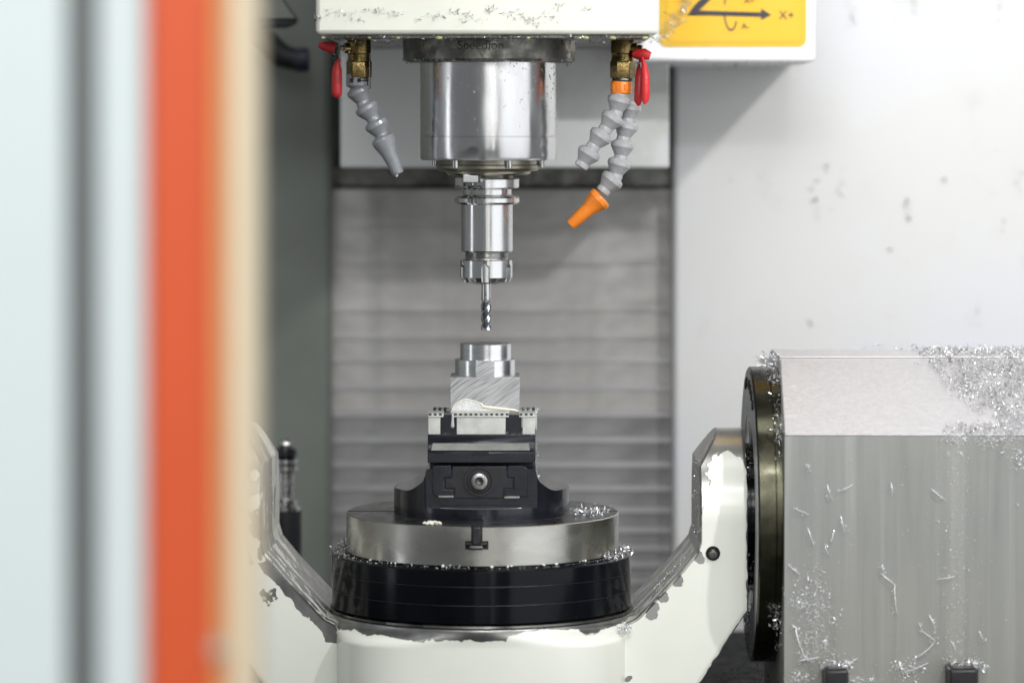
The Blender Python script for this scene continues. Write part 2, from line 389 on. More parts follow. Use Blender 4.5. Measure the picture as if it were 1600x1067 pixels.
# ================================================================== HEAD
hc = thing('spindle_casing', 'cream painted head casing above the spindle with silver chips on its front', 'machine head', W(761, 56, .05))
yf = -.115
o = box('cover', X(493, yf), X(1030, yf), yf, .355, Z(54, yf), Z(-420, yf), casing_m, hc, bev=.004)
o = box('base_plate', X(510, yf)+.004, X(1022, yf)-.004, yf+.012, .40, Z(54, yf)-.0035, Z(54, yf)+.001, dark_steel, hc, bev=.0006)
g = Geo()
for cx, cy in ((512, 18), (500, 25), (545, 22), (560, 30), (580, 15), (596, 18), (610, 22), (622, 22), (655, 30), (680, 27), (690, 26), (712, 22), (722, 32),
               (735, 22), (748, 32), (765, 14), (768, 18), (800, 20), (815, 26), (828, 32), (838, 38), (852, 24), (862, 28), (875, 8), (915, 15)):
    for j in range(15):
        u = random.gauss(0, 6)
        chip(g, W(cx+u, cy+random.gauss(0, 2.2)+u*.25*random.choice((-1, 1)), yf-.0015), random.uniform(.0015, .0055), seg=4)
for j in range(520):
    px = random.uniform(498, 1026); chip(g, W(px, 57+abs(random.gauss(0, 2.0)), yf+random.uniform(0, .012)), random.uniform(.0008, .0036), seg=4)
for cx_ in (575, 612, 905, 925, 940, 1015):
    for j in range(40): chip(g, W(cx_+random.gauss(0, 9), 64+random.gauss(0, 2.5), yf+random.uniform(.01, .04)), random.uniform(.001, .004), seg=4)
o = mesh_obj('head_swarf', g.v, g.f, [swarf_m, swarf_d, ring_steel], loc=W(700, 24, yf-.002))
for p in o.data.polygons: p.material_index = (0, 1, 2, 1, 0, 2)[(p.index//4*5) % 6]  # grey faces put the chips' shadows into their colour
tag(o, 'crumbs of bright swarf stuck across the cream head casing', 'swarf', kind='stuff')

# sign box with yellow axis label
ys = .24
sb = thing('sign_box', 'white box carrying a yellow axis sign behind the head casing', 'control box', W(1150, 100, .3))
box('cover', X(985, ys), X(1275, ys), ys, .552, Z(97, ys), Z(-420, ys), box_m, sb, bev=.004)
def rrect(x0, x1, z0, z1, r, n=6):
    pts = []
    for cx, cz, a0 in ((x1-r, z1-r, 0), (x0+r, z1-r, 90), (x0+r, z0+r, 180), (x1-r, z0+r, 270)):
        for i in range(n+1):
            a = radians(a0+90*i/n); pts.append((cx+r*cos(a), cz+r*sin(a)))
    return pts
lab = prism('sign_label', rrect(X(1030, ys), X(1260, ys), Z(74, ys), Z(-300, ys), .008), ys-.0012, ys, sign_y2, sb)
prism('sign_field', rrect(X(1042, ys), X(1250, ys), Z(66, ys), Z(-290, ys), .005), ys-.0020, ys-.0012, sign_y, lab)
def sgn(name, pts, d=.0026, m=sign_k): return prism(name, [(X(a, ys), Z(b, ys)) for a, b in pts], ys-d, ys-.0020, m, lab)
sgn('x_arrow', [(1074, 25), (1088, 17), (1189, 20), (1189, 14), (1205, 24), (1189, 32), (1189, 27), (1074, 24)])
sgn('diagonal_arrow', [(1074, 24.5), (1084, 10), (1170, -76), (1180, -66), (1092, 17.2)], .0028)
for a0, a1 in ((55, 165), (195, 325)):
    pts = []
    for sgn_, rr in ((1, 1.0), (-1, .84)):
        rng = range(13) if sgn_ == 1 else range(12, -1, -1)
        for i in rng:
            a = radians(a0+(a1-a0)*i/12); pts.append((1142+11.5*cos(a)*rr, 16-33*sin(a)*(rr*.5+.5)))
    sgn('rotation_arc', pts, .0031, sign_k)
for body, cx, cy, sz in (('X+', 1229, 25, .0125), ('A+', 1171, 2, .0085), ('A-', 1165, 42, .0085)):
    v, f = text_mesh(body, sz, .0002); c = W(cx, cy, ys-.0025)
    mesh_obj('sign_lettering', [c+Vector((q.x, q.z, q.y)) for q in v], f, sign_k, lab)
# scuffed corner of the sign: bare streak of swarf in front of it
g = Geo()
for j in range(260):
    t = random.random(); px = 1078-44*t+random.gauss(0, 5); py = -4+66*t+random.gauss(0, 5)
    chip(g, W(px, py, ys-.004), random.uniform(.002, .006), seg=4)
o = mesh_obj('sign_swarf', g.v, g.f, swarf_m, loc=W(1056, 28, ys-.004))
tag(o, 'streak of grey chips across the left corner of the yellow sign', 'swarf', kind='stuff')
# splash under the box
g = Geo()
for j in range(160):
    chip(g, Vector((random.uniform(X(1040, .4), X(1262, .4)), random.uniform(.22, .54), Z(97, ys)-.001)), random.uniform(.002, .006), seg=4)
o = mesh_obj('box_underside_swarf', g.v, g.f, swarf_d, loc=W(1150, 110, .4))
tag(o, 'crumbs hanging under the white sign box', 'swarf', kind='stuff')

# ================================================================== SPINDLE
sp = thing('spindle_nose', 'round polished steel spindle nose below a dark lettered ring', 'spindle', W(763, 256))
zl(764, [(128, 56), (133, 58), (134.5, 60), (134.5, 94), (132, 97), (122, 98.5), (112, 99)], 'collar_ring', ring_steel, sp, seg=160)
zl(763, [(104, 95), (106.5, 97), (106.5, 212.3), (105.8, 213), (105.8, 213.8), (106.5, 214.5), (106.5, 245), (104.8, 250), (84, 251.5), (80, 251.5)], 'nose_sleeve', chrome, sp, seg=180)
zl(763, [(79, 251), (79, 257), (80.5, 258.5), (80.5, 263), (77, 267), (70, 268), (66, 268.5), (66, 271), (62, 273.5), (54, 274), (40, 274)], 'labyrinth_cap', mat('cap_bronze_steel', (.34, .32, .26), 1, .3, .15, 30, .15, 200), sp, seg=140)
for a in (-97, -37, 23, 83, 143, 203):   # cap screws round the nose
    cx = X(763)+83.5*S*sin(radians(a)); cy = -83.5*S*cos(radians(a))
    if abs(cy) > 70*S and cy > 0: pass
    lathe('cap_screw', [(4.6*S, Z(262)), (5*S, Z(260)), (5*S, Z(251)), (3*S, Z(249))], (cx, cy, 0), steel, sp, seg=16)
v, f = text_mesh('Speedion', .0118, .0004)
R_ = 135.1*S; cx = X(764)
a0 = math.asin((752-764)*S/R_)
mesh_obj('ring_lettering', [Vector((cx+(R_+q.z)*sin(a0+q.x/R_), -(R_+q.z)*cos(a0+q.x/R_), Z(71.5, -R_)+q.y)) for q in v], f, mat('faded_print', (.07, .07, .065), .3, .5, .4, 60), sp)
# drips of coolant on the ring and nose
g = Geo()
for i in range(150):
    a = radians(random.choice((random.gauss(50, 18), random.uniform(-80, 85)))); py = 98+abs(random.gauss(0, 60))
    if py > 243: continue
    r = 106.6*S; p = Vector((X(763)+r*sin(a), -r*cos(a), Z(py)))
    q = random.uniform(.4, 1.7)*S*.8; blob(g, p, q, (1, 1, 1.15))
for i in range(160):
    a = radians(random.uniform(-85, 85)); r = 134.7*S; py = random.choice((random.uniform(60, 94), random.gauss(95, 1.5)))
    blob(g, Vector((X(764)+r*sin(a), -r*cos(a), Z(py))), random.uniform(.5, 1.7)*S*.9)
o = mesh_obj('spindle_droplets', g.v, g.f, oil_m, loc=W(763, 170, -.06), smooth=True, angle=180)
tag(o, 'tiny coolant droplets and specks on the polished spindle nose', 'coolant drops', kind='stuff')
g = Geo()
for i in range(110):
    a = radians(random.choice((random.gauss(55, 14), random.uniform(-80, 85)))); py = 99+abs(random.gauss(0, 38)); r = 106.7*S
    if py > 240: continue
    chip(g, Vector((X(763)+r*sin(a), -r*cos(a), Z(py))), random.uniform(.0006, .0018), seg=3)
for i in range(260):
    a = radians(random.uniform(-88, 88)); r = 128*S
    chip(g, Vector((X(764)+r*sin(a), -r*cos(a), Z(98)+random.gauss(0, .0012))), random.uniform(.001, .003), seg=3)
o = mesh_obj('spindle_grit', g.v, g.f, ring_steel, loc=W(763, 120, -.07))
tag(o, 'dark oily grit clinging to the rim and side of the spindle nose', 'grit', kind='stuff')

# ---------- tool holder
th = thing('tool_holder', 'bright steel collet holder clamped in the spindle above the cutter', 'tool holder', W(761, 441))
cxh = 761
def notch_flange(name, r, y0, y1, cut, edge, m, parent):
    """ring with a slot cut through its rim between two angles (degrees from the front, + to the right)."""
    v, f = [], []; seg = 144; idx = []
    prof = [(r-edge, y0), (r, y0+edge), (r, y1-edge), (r-edge, y1)]
    for rr, py in prof:
        for i in range(seg):
            ad = -180+360*i/seg; a = radians(ad)
            q = min(rr, r*.66) if any(c0 < ad < c1 for c0, c1 in cut) else rr
            v.append((X(cxh)+q*S*sin(a), -q*S*cos(a), Z(py)))
    for j in range(3):
        for i in range(seg):
            k = (i+1) % seg; f.append((j*seg+i, j*seg+k, (j+1)*seg+k, (j+1)*seg+i))
    f.append(tuple(range(seg))); f.append(tuple(3*seg+i for i in range(seg)))
    return mesh_obj(name, v, f, m, parent, smooth=True, angle=25)
cuts = [(-40, -4), (140, 176)]
notch_flange('upper_flange', 50.5, 279, 294, cuts, 1.3, chrome, th)
zl(cxh, [(40, 272), (41, 273), (41, 279)], 'taper_shank', dark_steel, th)
zl(cxh, [(42, 293.5), (38.5, 296), (38.5, 304), (42, 307)], 'flange_groove', chrome, th, seg=120)
notch_flange('lower_flange', 51, 306.5, 319, [(-37, -9), (143, 171)], 3.0, chrome, th)
zl(cxh, [(36, 318), (40.5, 319.5), (40.5, 391.5), (39.8, 393), (34, 393.5)], 'holder_body', chrome, th, seg=160)
pr = [(33, 392)]
for k in range(5): pr += [(34.6, 394+k*2.2), (33.4, 395.1+k*2.2)]
pr += [(34, 405.5), (30, 406)]
zl(cxh, pr, 'threaded_neck', steel, th, angle=80)
# dark locating hole in the notch
lathe('locating_hole', [(10*S, 0), (10.5*S, .0015), (9*S, .0015), (8.5*S, .0006)], (X(745), -33*S, Z(300)), dark_steel, th, axis=(0, -1, 0), seg=32)
# collet nut with six wrench slots
g = Geo(); seg = 240; prof = [(38.5, 405), (41, 406.5), (41, 433), (38.5, 440), (30, 441.5)]
slot = [0, 60, 120, 180, -60, -120]
v, f = [], []
ph0 = -2
rows_ = [405, 406.5, 413, 415, 417, 425, 433, 437, 440, 441.5]
def nut_r(py):
    if py < 406.5: return 38.5+(py-405)/1.5*2.5
    if py <= 433: return 41
    if py <= 440: return 41-(py-433)/7*4.0
    return 30
for py in rows_:
    for i in range(seg):
        ad = -180+360*i/seg; a = radians(ad); r = nut_r(py)
        hw = 0
        if py >= 417: hw = 8.2
        elif py >= 415: hw = 6.5
        elif py >= 413: hw = 3.5
        for s_ in slot:
            dd = (ad-s_-ph0+180) % 360-180
            if abs(dd) < hw: r = min(r, 34.5)
        v.append((X(760)+r*S*sin(a), -r*S*cos(a), Z(py)))
for j in range(len(rows_)-1):
    for i in range(seg):
        k = (i+1) % seg; f.append((j*seg+i, j*seg+k, (j+1)*seg+k, (j+1)*seg+i))
f.append(tuple(range(seg))); f.append(tuple((len(rows_)-1)*seg+i for i in range(seg)))
mesh_obj('collet_nut', v, f, chrome, th, smooth=True, angle=25)
zl(760, [(20, 440), (20, 443), (9, 443.5)], 'collet', dark_steel, th, seg=48)
# drive key, fixed to the spindle face
dk = box('drive_key', X(724), X(748), -.034, -.018, Z(285), Z(270), steel, sp, bev=.0008)
box('drive_key', X(711), X(725), -.026, -.012, Z(291), Z(276), dark_steel, sp, bev=.0008)

# ---------- end mill with helical flutes
em = thing('end_mill', 'spiral fluted end mill hanging point down over the round boss', 'milling cutter', W(759.5, 516))
zl(759.5, [(7.2, 441), (7.2, 466), (6.4, 470), (6, 472)], 'shank', chrome, em, seg=40)
v, f = [], []; ns, seg = 90, 64
prof = []
for i in range(seg):
    a = 2*pi*i/seg; u = (i % (seg//4))/(seg//4)
    # four teeth: sharp cutting edge, steep gullet, rising back
    r = 8.0 if u < .14 else (8.0-(u-.14)/.18*5.6 if u < .32 else 2.4+((u-.32)/.68)**1.5*4.6)
    prof.append((a, r))
for j in range(ns+1):
    t = j/ns; py = 463+53*t; tw = -t*2*pi*.8; fade = min(1, t/.13)
    for a, r in prof:
        rr = (7.1*(1-fade)+r*fade)*S
        v.append((X(759.5)+rr*cos(a+tw), rr*sin(a+tw), Z(py)))
for j in range(ns):
    for i in range(seg):
        k = (i+1) % seg; f.append((j*seg+i, j*seg+k, (j+1)*seg+k, (j+1)*seg+i))
f.append(tuple(range(seg))); f.append(tuple(ns*seg+i for i in range(seg)))
mesh_obj('flutes', v, f, mat('carbide_flutes', (.42, .43, .46), 1, .22, .15, 80), em, smooth=True, angle=30)

# ================================================================== COOLANT VALVES AND HOSES
def hose_seg(p, d, m, parent, k=1.0, name='hose_segment'):
    d = Vector(d).normalized()
    prof = [(9.2, -1), (10.2, 1), (15.8, 4), (17.2, 6), (17.4, 11), (16.4, 12.4), (11.4, 21.5), (10.0, 24), (10.6, 28), (10.2, 31.5), (7.5, 33)]
    return lathe(name, [(r*S*k, h*S*k) for r, h in prof], p, m, parent, axis=d, seg=40, angle=28, loc=p)
def hose(name, label, pts, m, y, k=1.0, group='segmented coolant hoses'):
    h = thing(name, label, 'coolant hose', W(pts[0][0], pts[0][1], y), group)
    for i in range(len(pts)-1):
        a, b = W(*pts[i], y), W(*pts[i+1], y)
        hose_seg(a, b-a, m, h, k)
    return h
# right valve
def valve(name, label, cx, y, side):
    t = thing(name, label, 'valve', W(cx, 127, y), 'brass ball valves under the head casing')
    def zz(prof, nm, m, seg=48, **k): return zl(cx, prof, nm, m, t, y=y, seg=seg, **k)
    zz([(17, 58), (18.5, 62), (18.5, 84), (17.5, 86), (17.5, 92), (18, 94), (18, 96)], 'valve_body', brass)
    v, f = lathe_vf([(18.6*S, Z(123, y)), (20*S, Z(120, y)), (20*S, Z(98, y)), (18.8*S, Z(95, y))], (X(cx, y), y, 0), (0, 0, 1), 6)
    q = mesh_obj('hex_nut', v, f, brass, t); bevel(q, .0006)
    zz([(16, 122), (17, 126), (15.5, 128)], 'threaded_end', dark_steel)
    # stem and packing nut towards the side
    p = W(cx+side*14, 76, y-.004)
    lathe('stem', [(8*S, 0), (8*S, 9*S), (5*S, 10*S), (5*S, 17*S)], p, brass, t, axis=(side, -.25, 0), seg=24)
    e = W(cx+side*32, 88, y-.006)
    return t, e
yv = -.02
vr, e = valve('brass_valve', 'brass valve with bright red lever above the orange fitting', 973, yv, 1)
def lever(pts, w0, m, parent, y, th=.004):
    v, f = tube_vf([W(a, b, y+dy) for a, b, dy in pts], [w*S for w in w0], 18)
    return mesh_obj('lever', v, f, m, parent, smooth=True, angle=60)
lever([(1000, 92, 0), (1003, 100, 0), (1001, 108, 0), (999.5, 122, -.003), (998, 145, -.004), (997, 158, -.004), (998, 166, -.004)], [2.4, 4.5, 6.6, 7.2, 7, 6.2, 2.0], redd, vr, yv-.010)
lever([(1003, 90, 0), (1006, 100, -.002), (1007, 108, -.002), (1008.5, 122, -.004), (1009, 144, -.005), (1008.5, 156, -.005), (1007, 163, -.005)], [2.4, 3.6, 5.6, 6.6, 6.6, 5.8, 2.0], red, vr, yv-.018)
v, f = tube_vf([W(990, 84, yv-.008), W(1000, 86, yv-.01), W(1007, 85, yv-.012), (W(1016, 88, yv-.012))], [7*S, 8.5*S, 9*S, 6*S], 18)
mesh_obj('lever_cap', v, f, red, vr, smooth=True, angle=70)
v, f = tube_vf([W(996, 100, yv-.012), W(1001, 99, yv-.014), W(1003, 104, yv-.014), W(1003, 112, yv-.014)], [2*S]*4, 10)
mesh_obj('lever_wire', v, f, chrome, vr, smooth=True)
v, f = lathe_vf([(15.5*S, Z(147.5, yv)), (17*S, Z(145, yv)), (17*S, Z(130, yv)), (15.5*S, Z(127, yv))], (X(971, yv), yv, 0), (0, 0, 1), 12)
of = mesh_obj('hose_fitting', v, f, orange, vr); bevel(of, .0008)
for a in (-55, -15, 25, 62):
    c = Vector((X(971, yv)+16.2*S*sin(radians(a)), yv-16.2*S*cos(radians(a)), Z(137, yv)))
    r_ = Matrix.Rotation(radians(-a), 3, 'Z'); vv, ff = box_vf(-3*S, 3*S, -1.2*S, 1.2*S, -4*S, 4*S)
    vv = [c+Matrix.Rotation(radians(a), 3, 'Z') @ Vector(q) for q in vv]
    mesh_obj('lug', vv, ff, orange, of)
h1 = hose('coolant_hose', 'pale grey bead hose ending bare, left one of the pair at the brass valve', [(970, 148), (962, 177), (944, 205), (925, 232), (909, 258)], hose_g, yv-.004, 1.06)
# loose last ball of the first hose is its outlet
a, b = W(926, 236, yv-.004), W(906, 268, yv-.004); dd = (b-a).normalized()
h2 = hose('coolant_hose', 'longer pale grey bead hose behind it with an orange nozzle', [(985, 160), (981, 189), (974, 218), (970, 247), (962, 274), (941, 300)], hose_g, yv+.016, 1.06)
h1.children[-1].name = 'outlet_segment'
# orange nozzle
no = thing('spray_nozzle', 'orange tapered nozzle on the end of the grey bead hose', 'nozzle', W(890, 352, yv+.016))
a, b = W(941, 307, yv+.016), W(888, 355, yv+.016)
lathe('nozzle_body', [(r*S, h*S) for r, h in [(9, 0), (17.5, 1.5), (18.8, 4), (18.8, 9.5), (17.4, 11.5), (11.6, 29), (11.2, 31), (9.4, 65), (8.4, 67), (6.2, 67), (5.6, 50), (0.01, 50)]],
      a, orange, no, axis=b-a, seg=48, loc=a)
g = Geo(); blob(g, W(897.5, 353, yv+.016), 3.0*S, (1, 1, 1.1)); mesh_obj('cream_drop', g.v, g.f, cream_foam, no, smooth=True, angle=180)

# left valve and hose
yl = -.03
vl, e = valve('brass_valve', 'dull brass valve with dark red lever at the left of the spindle', 561, yl, -1)
lever([(531, 92, 0), (527, 100, 0), (526.5, 108, 0), (526, 122, 0), (526, 144, 0), (527, 150, 0), (528, 154, 0)], [2.2, 4.2, 7.4, 8.2, 8.2, 7.0, 2.2], redd, vl, yl-.014)
v, f = tube_vf([W(523, 76, yl-.012), W(514, 74, yl-.012), W(504, 72, yl-.012), W(498, 70, yl-.012)], [9*S, 8.6*S, 6.5*S, 3.5*S], 18)
mesh_obj('lever_cap', v, f, redd, vl, smooth=True, angle=70)
g = Geo()
for i in range(120): chip(g, W(532+random.gauss(0, 6), 80+random.gauss(0, 9), yl-.014), random.uniform(.001, .0045), seg=4)
o = mesh_obj('valve_swarf', g.v, g.f, swarf_m, loc=W(532, 80, yl-.016))
tag(o, 'tangle of chips beside the dull brass valve', 'swarf', kind='stuff')
lf = zl(558, [(15, 116), (17, 118), (17, 134), (15, 136), (12, 138)], 'hose_fitting', hose_d, vl, y=yl, seg=14, angle=20)
for dx in (-8, 4):
    box('fitting_window', X(558+dx-2.5, yl), X(558+dx+2.5, yl), yl-17.6*S, yl-15*S, Z(129, yl), Z(123, yl), gap_m, vl, bev=0, loc=W(558+dx, 126, yl-.01))
box('feed_pipe', X(574, yl), X(579, yl), yl-.004, yl+.004, Z(140, yl), Z(56, yl), dark_steel, vl, bev=.001)
h3 = hose('coolant_hose', 'dark grey bead hose hanging left of the spindle nose', [(557, 135), (568, 162), (584, 187), (597, 212)], hose_d, yl, 1.06)
nz = thing('spray_nozzle', 'dark grey tapered nozzle with a drop at its tip', 'nozzle', W(622, 272, yl))
a, b = W(596, 212, yl), W(623, 273, yl)
lathe('nozzle_body', [(r*S, h*S) for r, h in [(10, 0), (17.5, 4), (18.8, 8), (18, 14), (12.5, 31), (9.2, 63), (8, 65), (6, 65), (5.5, 52), (.00001, 52)]], a, hose_d, nz, axis=b-a, seg=40, loc=a)
g = Geo(); blob(g, W(619.5, 272.5, yl), 3.0*S, (1, 1, 1.5)); mesh_obj('coolant_drop', g.v, g.f, wet_white, nz, smooth=True, angle=180)

# drips under the casing
g = Geo()
for px, w_ in ((505, 5), (577, 4), (622, 5), (686, 5), (826, 5), (905, 5), (915, 4), (957, 6), (1008, 5), (1020, 4)):
    blob(g, W(px, 59.5, yf+.006), w_*S*random.uniform(.35, .85), (1.7, 1, .8))
o = mesh_obj('oil_drips', g.v, g.f, mat('yellow_oil', (.42, .44, .20), 0, .15, .1, 40, coat=.5), loc=W(760, 61, yf+.006), smooth=True, angle=180)
tag(o, 'row of yellowish oil drips under the cream head casing', 'oil drips', kind='stuff')

# ================================================================== WORKPIECE
wp = thing('workpiece', 'sawn aluminium block with a turned two-step round boss held in the vise', 'workpiece', W(758, 645))
cxw, hb = 758, 45.0
# block with the lower boss merged into its front plane
mesh_v, mesh_f = box_vf(X(704), X(812), -hb*S, 48*S, Z(650), Z(586))
bl = mesh_obj('block', mesh_v, mesh_f, sawn, wp, loc=W(758, 618)); bevel(bl, .0005)
def cut_boss(name, R, cx, y0, y1, m, flat):
    v, f, seg = [], [], 160
    for ins, py in ((.8, y0), (0, y0+.8), (0, y1)):
        for i in range(seg):
            a = 2*pi*i/seg; v.append((X(cx)+(R-ins)*S*sin(a), max(-(R-ins)*S*cos(a), -flat*S), Z(py)))
    for j in range(2):
        for i in range(seg):
            k = (i+1) % seg; f.append((j*seg+i, j*seg+k, (j+1)*seg+k, (j+1)*seg+i))
    f.append(tuple(range(seg))); f.append(tuple(2*seg+i for i in range(seg)))
    return mesh_obj(name, v, f, m, wp, smooth=True, angle=20, loc=W(cx, y1))
lb = cut_boss('lower_boss', 47, cxw, 560.5, 586, [alu, sawn], hb-.3)
for p in lb.data.polygons:
    if p.center.y < -(hb-.6)*S and abs(p.normal.y) > .99: p.material_index = 1
cut_boss('upper_boss', 40, 759, 536, 560.5, alu, 99)

# ================================================================== VISE
vi = thing('machine_vise', 'black self-centring vise on the round pallet gripping the aluminium block', 'vise', W(753, 802))
cv = 752.5
def vx(d): return X(cv)+d*S
zb, zled, ztop = Z(800.5), Z(781), Z(722)
v, f = [], []; xs = [-137+i*1.2 for i in range(int(274/1.2)+1)]+[137]
def side_h(d):      # concave flank between the tower and the foot, distances in photo pixels from the axis
    a = abs(d)
    if a <= 84: return 722
    if a <= 90: t = (a-84)/6; return 722+20*t**.45*1.0
    if a <= 118: t = (a-90)/28; return 742+ 16.5*sin(t*pi/2)
    return 758.5-1.5*sin((a-118)/19*pi/2)*-1*0+(0 if a < 133 else (a-133)*.9)
for d in xs:
    dd = max(-136.7, min(136.7, d)); yc = sqrt(137**2-dd**2); yt = min(yc, 106.5); h = Z(side_h(dd)); zz = min(zled, h)
    for y_, z_ in ((-yc, zb), (-yc, zz), (-yt, zz), (-yt, h), (yt, h), (yt, zz), (yc, zz), (yc, zb)):
        v.append((vx(dd), y_*S, z_))
n = 8
for i in range(len(xs)-1):
    for k in range(n):
        f.append((i*n+k, i*n+(k+1) % n, (i+1)*n+(k+1) % n, (i+1)*n+k))
f.append(tuple(range(n))); f.append(tuple((len(xs)-1)*n+k for k in range(n)))
mesh_obj('body', v, f, blackox, vi, smooth=True, angle=28)
zl(cv, [(131, 803.2), (138.2, 802.5), (138.2, 799.6), (136, 799.4)], 'foot_flange', dark_steel, vi, seg=160)
yF = -106.5*S
# front recess: T-shaped guide faces proud of the body and a dark pocket round the screw
def fp(name, pts, d0, d1, m, bev=.0006): return prism(name, [(X(a, yF), Z(b, yF)) for a, b in pts], yF-d0, yF-d1, m, vi, bev)
fp('guide_plate', [(686, 727), (705, 727), (705, 745), (694, 745), (694, 764), (708, 764), (708, 776), (682, 776), (676, 770), (676, 727)], .003, -.001, blackox)
fp('guide_plate', [(793, 727), (818, 727), (824, 732), (824, 776), (789, 776), (789, 764), (803, 764), (803, 745), (793, 745)], .003, -.001, blackox)
fp('slide_key', [(706.5, 728), (791.5, 728), (791.5, 746.5), (801.5, 746.5), (801.5, 762.5), (787, 762.5), (787, 778), (710, 778), (710, 762.5), (695.5, 762.5), (695.5, 746.5), (706.5, 746.5)], .0015, -.0004, black_rub)
fp('guide_lip', [(684, 773.5), (709, 773.5), (709, 776.6), (686, 776.6)], .0045, .0025, vise_edge, .0003)
fp('guide_lip', [(788, 774.5), (812, 774.5), (811, 777.8), (788, 777.8)], .0045, .0025, vise_edge, .0003)
c = W(749, 751, yF-.0016)
lathe('screw_pocket', [(23*S, 0), (23*S, .0022), (19.5*S, .0022), (18.5*S, -.0008), (.00001, -.0008)], c, black_rub, vi, axis=(0, -1, 0), seg=48)
sck = lathe('clamp_screw', [(13*S, 0), (13*S, .0056), (12.2*S, .0068), (9.4*S, .0074), (6.8*S, .0074), (6.2*S, .0066)], c, mat('screw_steel', (.42, .41, .40), .9, .28, .15, 80, .2, 300), vi, axis=(0, -1, 0), seg=40, caps=False)
lathe('hex_socket', [(6.8*S, .0072), (5.6*S, .0066), (5.2*S, .002), (.00001, .001)], c, dark_steel, sck, axis=(0, -1, 0), seg=6, caps=False, loc=c)
# highlight along the round foot's step, put in as a lighter strip
v, f = [], []
for i in range(41):
    d = -62+124*i/40; yc = sqrt(137**2-d*d); 
    for q, z_ in ((.4, zled+.0002), (2.6*cos(d/62*pi/2)**.7+.5, zled+.0008)): v.append((vx(d), -(yc-q+.2)*S, z_))
for i in range(40): f.append((2*i, 2*i+1, 2*i+3, 2*i+2))
mesh_obj('foot_highlight', v, f, vise_edge, vi)
# jaw carriage: two chamfered black jaws that slide along Y, front one seen full width
def jaw(yn, yfar, front):
    s_ = -1 if front else 1
    y0, y1 = (yn, yfar)
    t0 = Z(679, y0 if front else y0)
    if front:
        pts = [(-.0, 721.5), (-.0, 707), (.0085, 703.5), (.0085, 691.5), (.0045, 691), (.003, 679)]
        # YZ profile extruded along X
        v = []; prof = [(y0, Z(723, y0)), (y0, Z(706.5, y0)), (y0+.0012, Z(705, y0)), (y0+.0075, Z(693, y0)), (y0+.0078, Z(679.5, y0)), (y1, Z(679.5, y0)), (y1, Z(723, y0))]
        x0, x1 = X(668, y0), X(835.5, y0)
    else:
        v = []; zt = Z(672, 0); prof = [(y0, Z(723)), (y0, zt), (y1, zt), (y1, Z(723))]; x0, x1 = X(670), X(837)
    n = len(prof)
    for x in (x0, x1):
        for y_, z_ in prof: v.append((x, y_, z_))
    f = [tuple(range(n)), tuple(range(2*n-1, n-1, -1))]+[(i, (i+1) % n, n+(i+1) % n, n+i) for i in range(n)]
    o = mesh_obj('jaw', v, f, [blackox, vise_edge], vi, loc=(vx(0), (y0+y1)/2, Z(700)))
    return o
yj = yF-.002
jf = jaw(yj, -hb*S+.0005, True); bevel(jf, .0006)
jr = jaw(48*S-.0005, 100*S, False); bevel(jr, .0006)
# polished chamfer strip on the front jaw
yy0, yy1 = yj+.0008, yj+.0074
v = [(X(674, yj), yy0-.0006, Z(703.6, yj)), (X(828, yj), yy0-.0006, Z(703.6, yj)), (X(826, yj), yy1-.001, Z(693.5, yj)), (X(676, yj), yy1-.001, Z(693.5, yj)),
     (X(674, yj), yy0+.002, Z(704.5, yj)), (X(828, yj), yy0+.002, Z(704.5, yj)), (X(826, yj), yy1+.002, Z(692, yj)), (X(676, yj), yy1+.002, Z(692, yj))]
f = [(0, 1, 2, 3), (4, 7, 6, 5), (0, 4, 5, 1), (3, 2, 6, 7), (0, 3, 7, 4), (1, 5, 6, 2)]
mesh_obj('chamfer_strip', v, f, vise_edge, jf, loc=W(751, 698, yj))
box('index_notch', X(738, yj), X(764, yj), yj-.0006, yj+.002, Z(711, yj), Z(706.5, yj), gap_m, jf, bev=.0003, loc=W(751, 709, yj))
# insert blocks and toothed grip strips
yb0 = yj+.009
def inserts(y0, y1, spans, top, bot, teeth_m, phase):
    for a, b in spans:
        box('jaw_insert', X(a, y0), X(b, y0), y0, y1, Z(bot, y0), Z(top, y0), jaw_mat, vi, bev=.0004, loc=W((a+b)/2, (top+bot)/2, (y0+y1)/2))
inserts(yb0, -hb*S-.0006, ((669, 688), (713.5, 790), (816.5, 836)), 650.5, 679.6, None, 0)
box('jaw_backing', X(689, yb0), X(815, yb0), yb0+.006, -hb*S-.0008, Z(679.4, yb0), Z(648.6, yb0), blackox, vi, bev=0, loc=W(752, 664, yb0+.01))
for a, b in ((669, 693), (708.5, 795), (811, 836.5)):
    o = box('grip_ledge', X(a, yb0), X(b, yb0), yb0-.0012, -hb*S-.0004, Z(651.6, yb0), Z(648.9, yb0), wet_white if False else jaw_mat, vi, bev=.0003, loc=W((a+b)/2, 650, yb0))
    x = a+1.0
    while x+4 < b:
        box('grip_tooth', X(x, yb0), X(x+4.2, yb0), yb0-.0012, -hb*S-.0006, Z(648.8, yb0), Z(645.9, yb0), black_rub, vi, bev=0, loc=W(x+2, 647, yb0)); x += 8.1
    # pale root between the teeth
    box('grip_root', X(a, yb0), X(b, yb0), yb0+.0005, -hb*S-.001, Z(648.9, yb0), Z(645.6, yb0), jaw_mat, vi, bev=0, loc=W((a+b)/2, 647, yb0+.003))
yr = 49*S
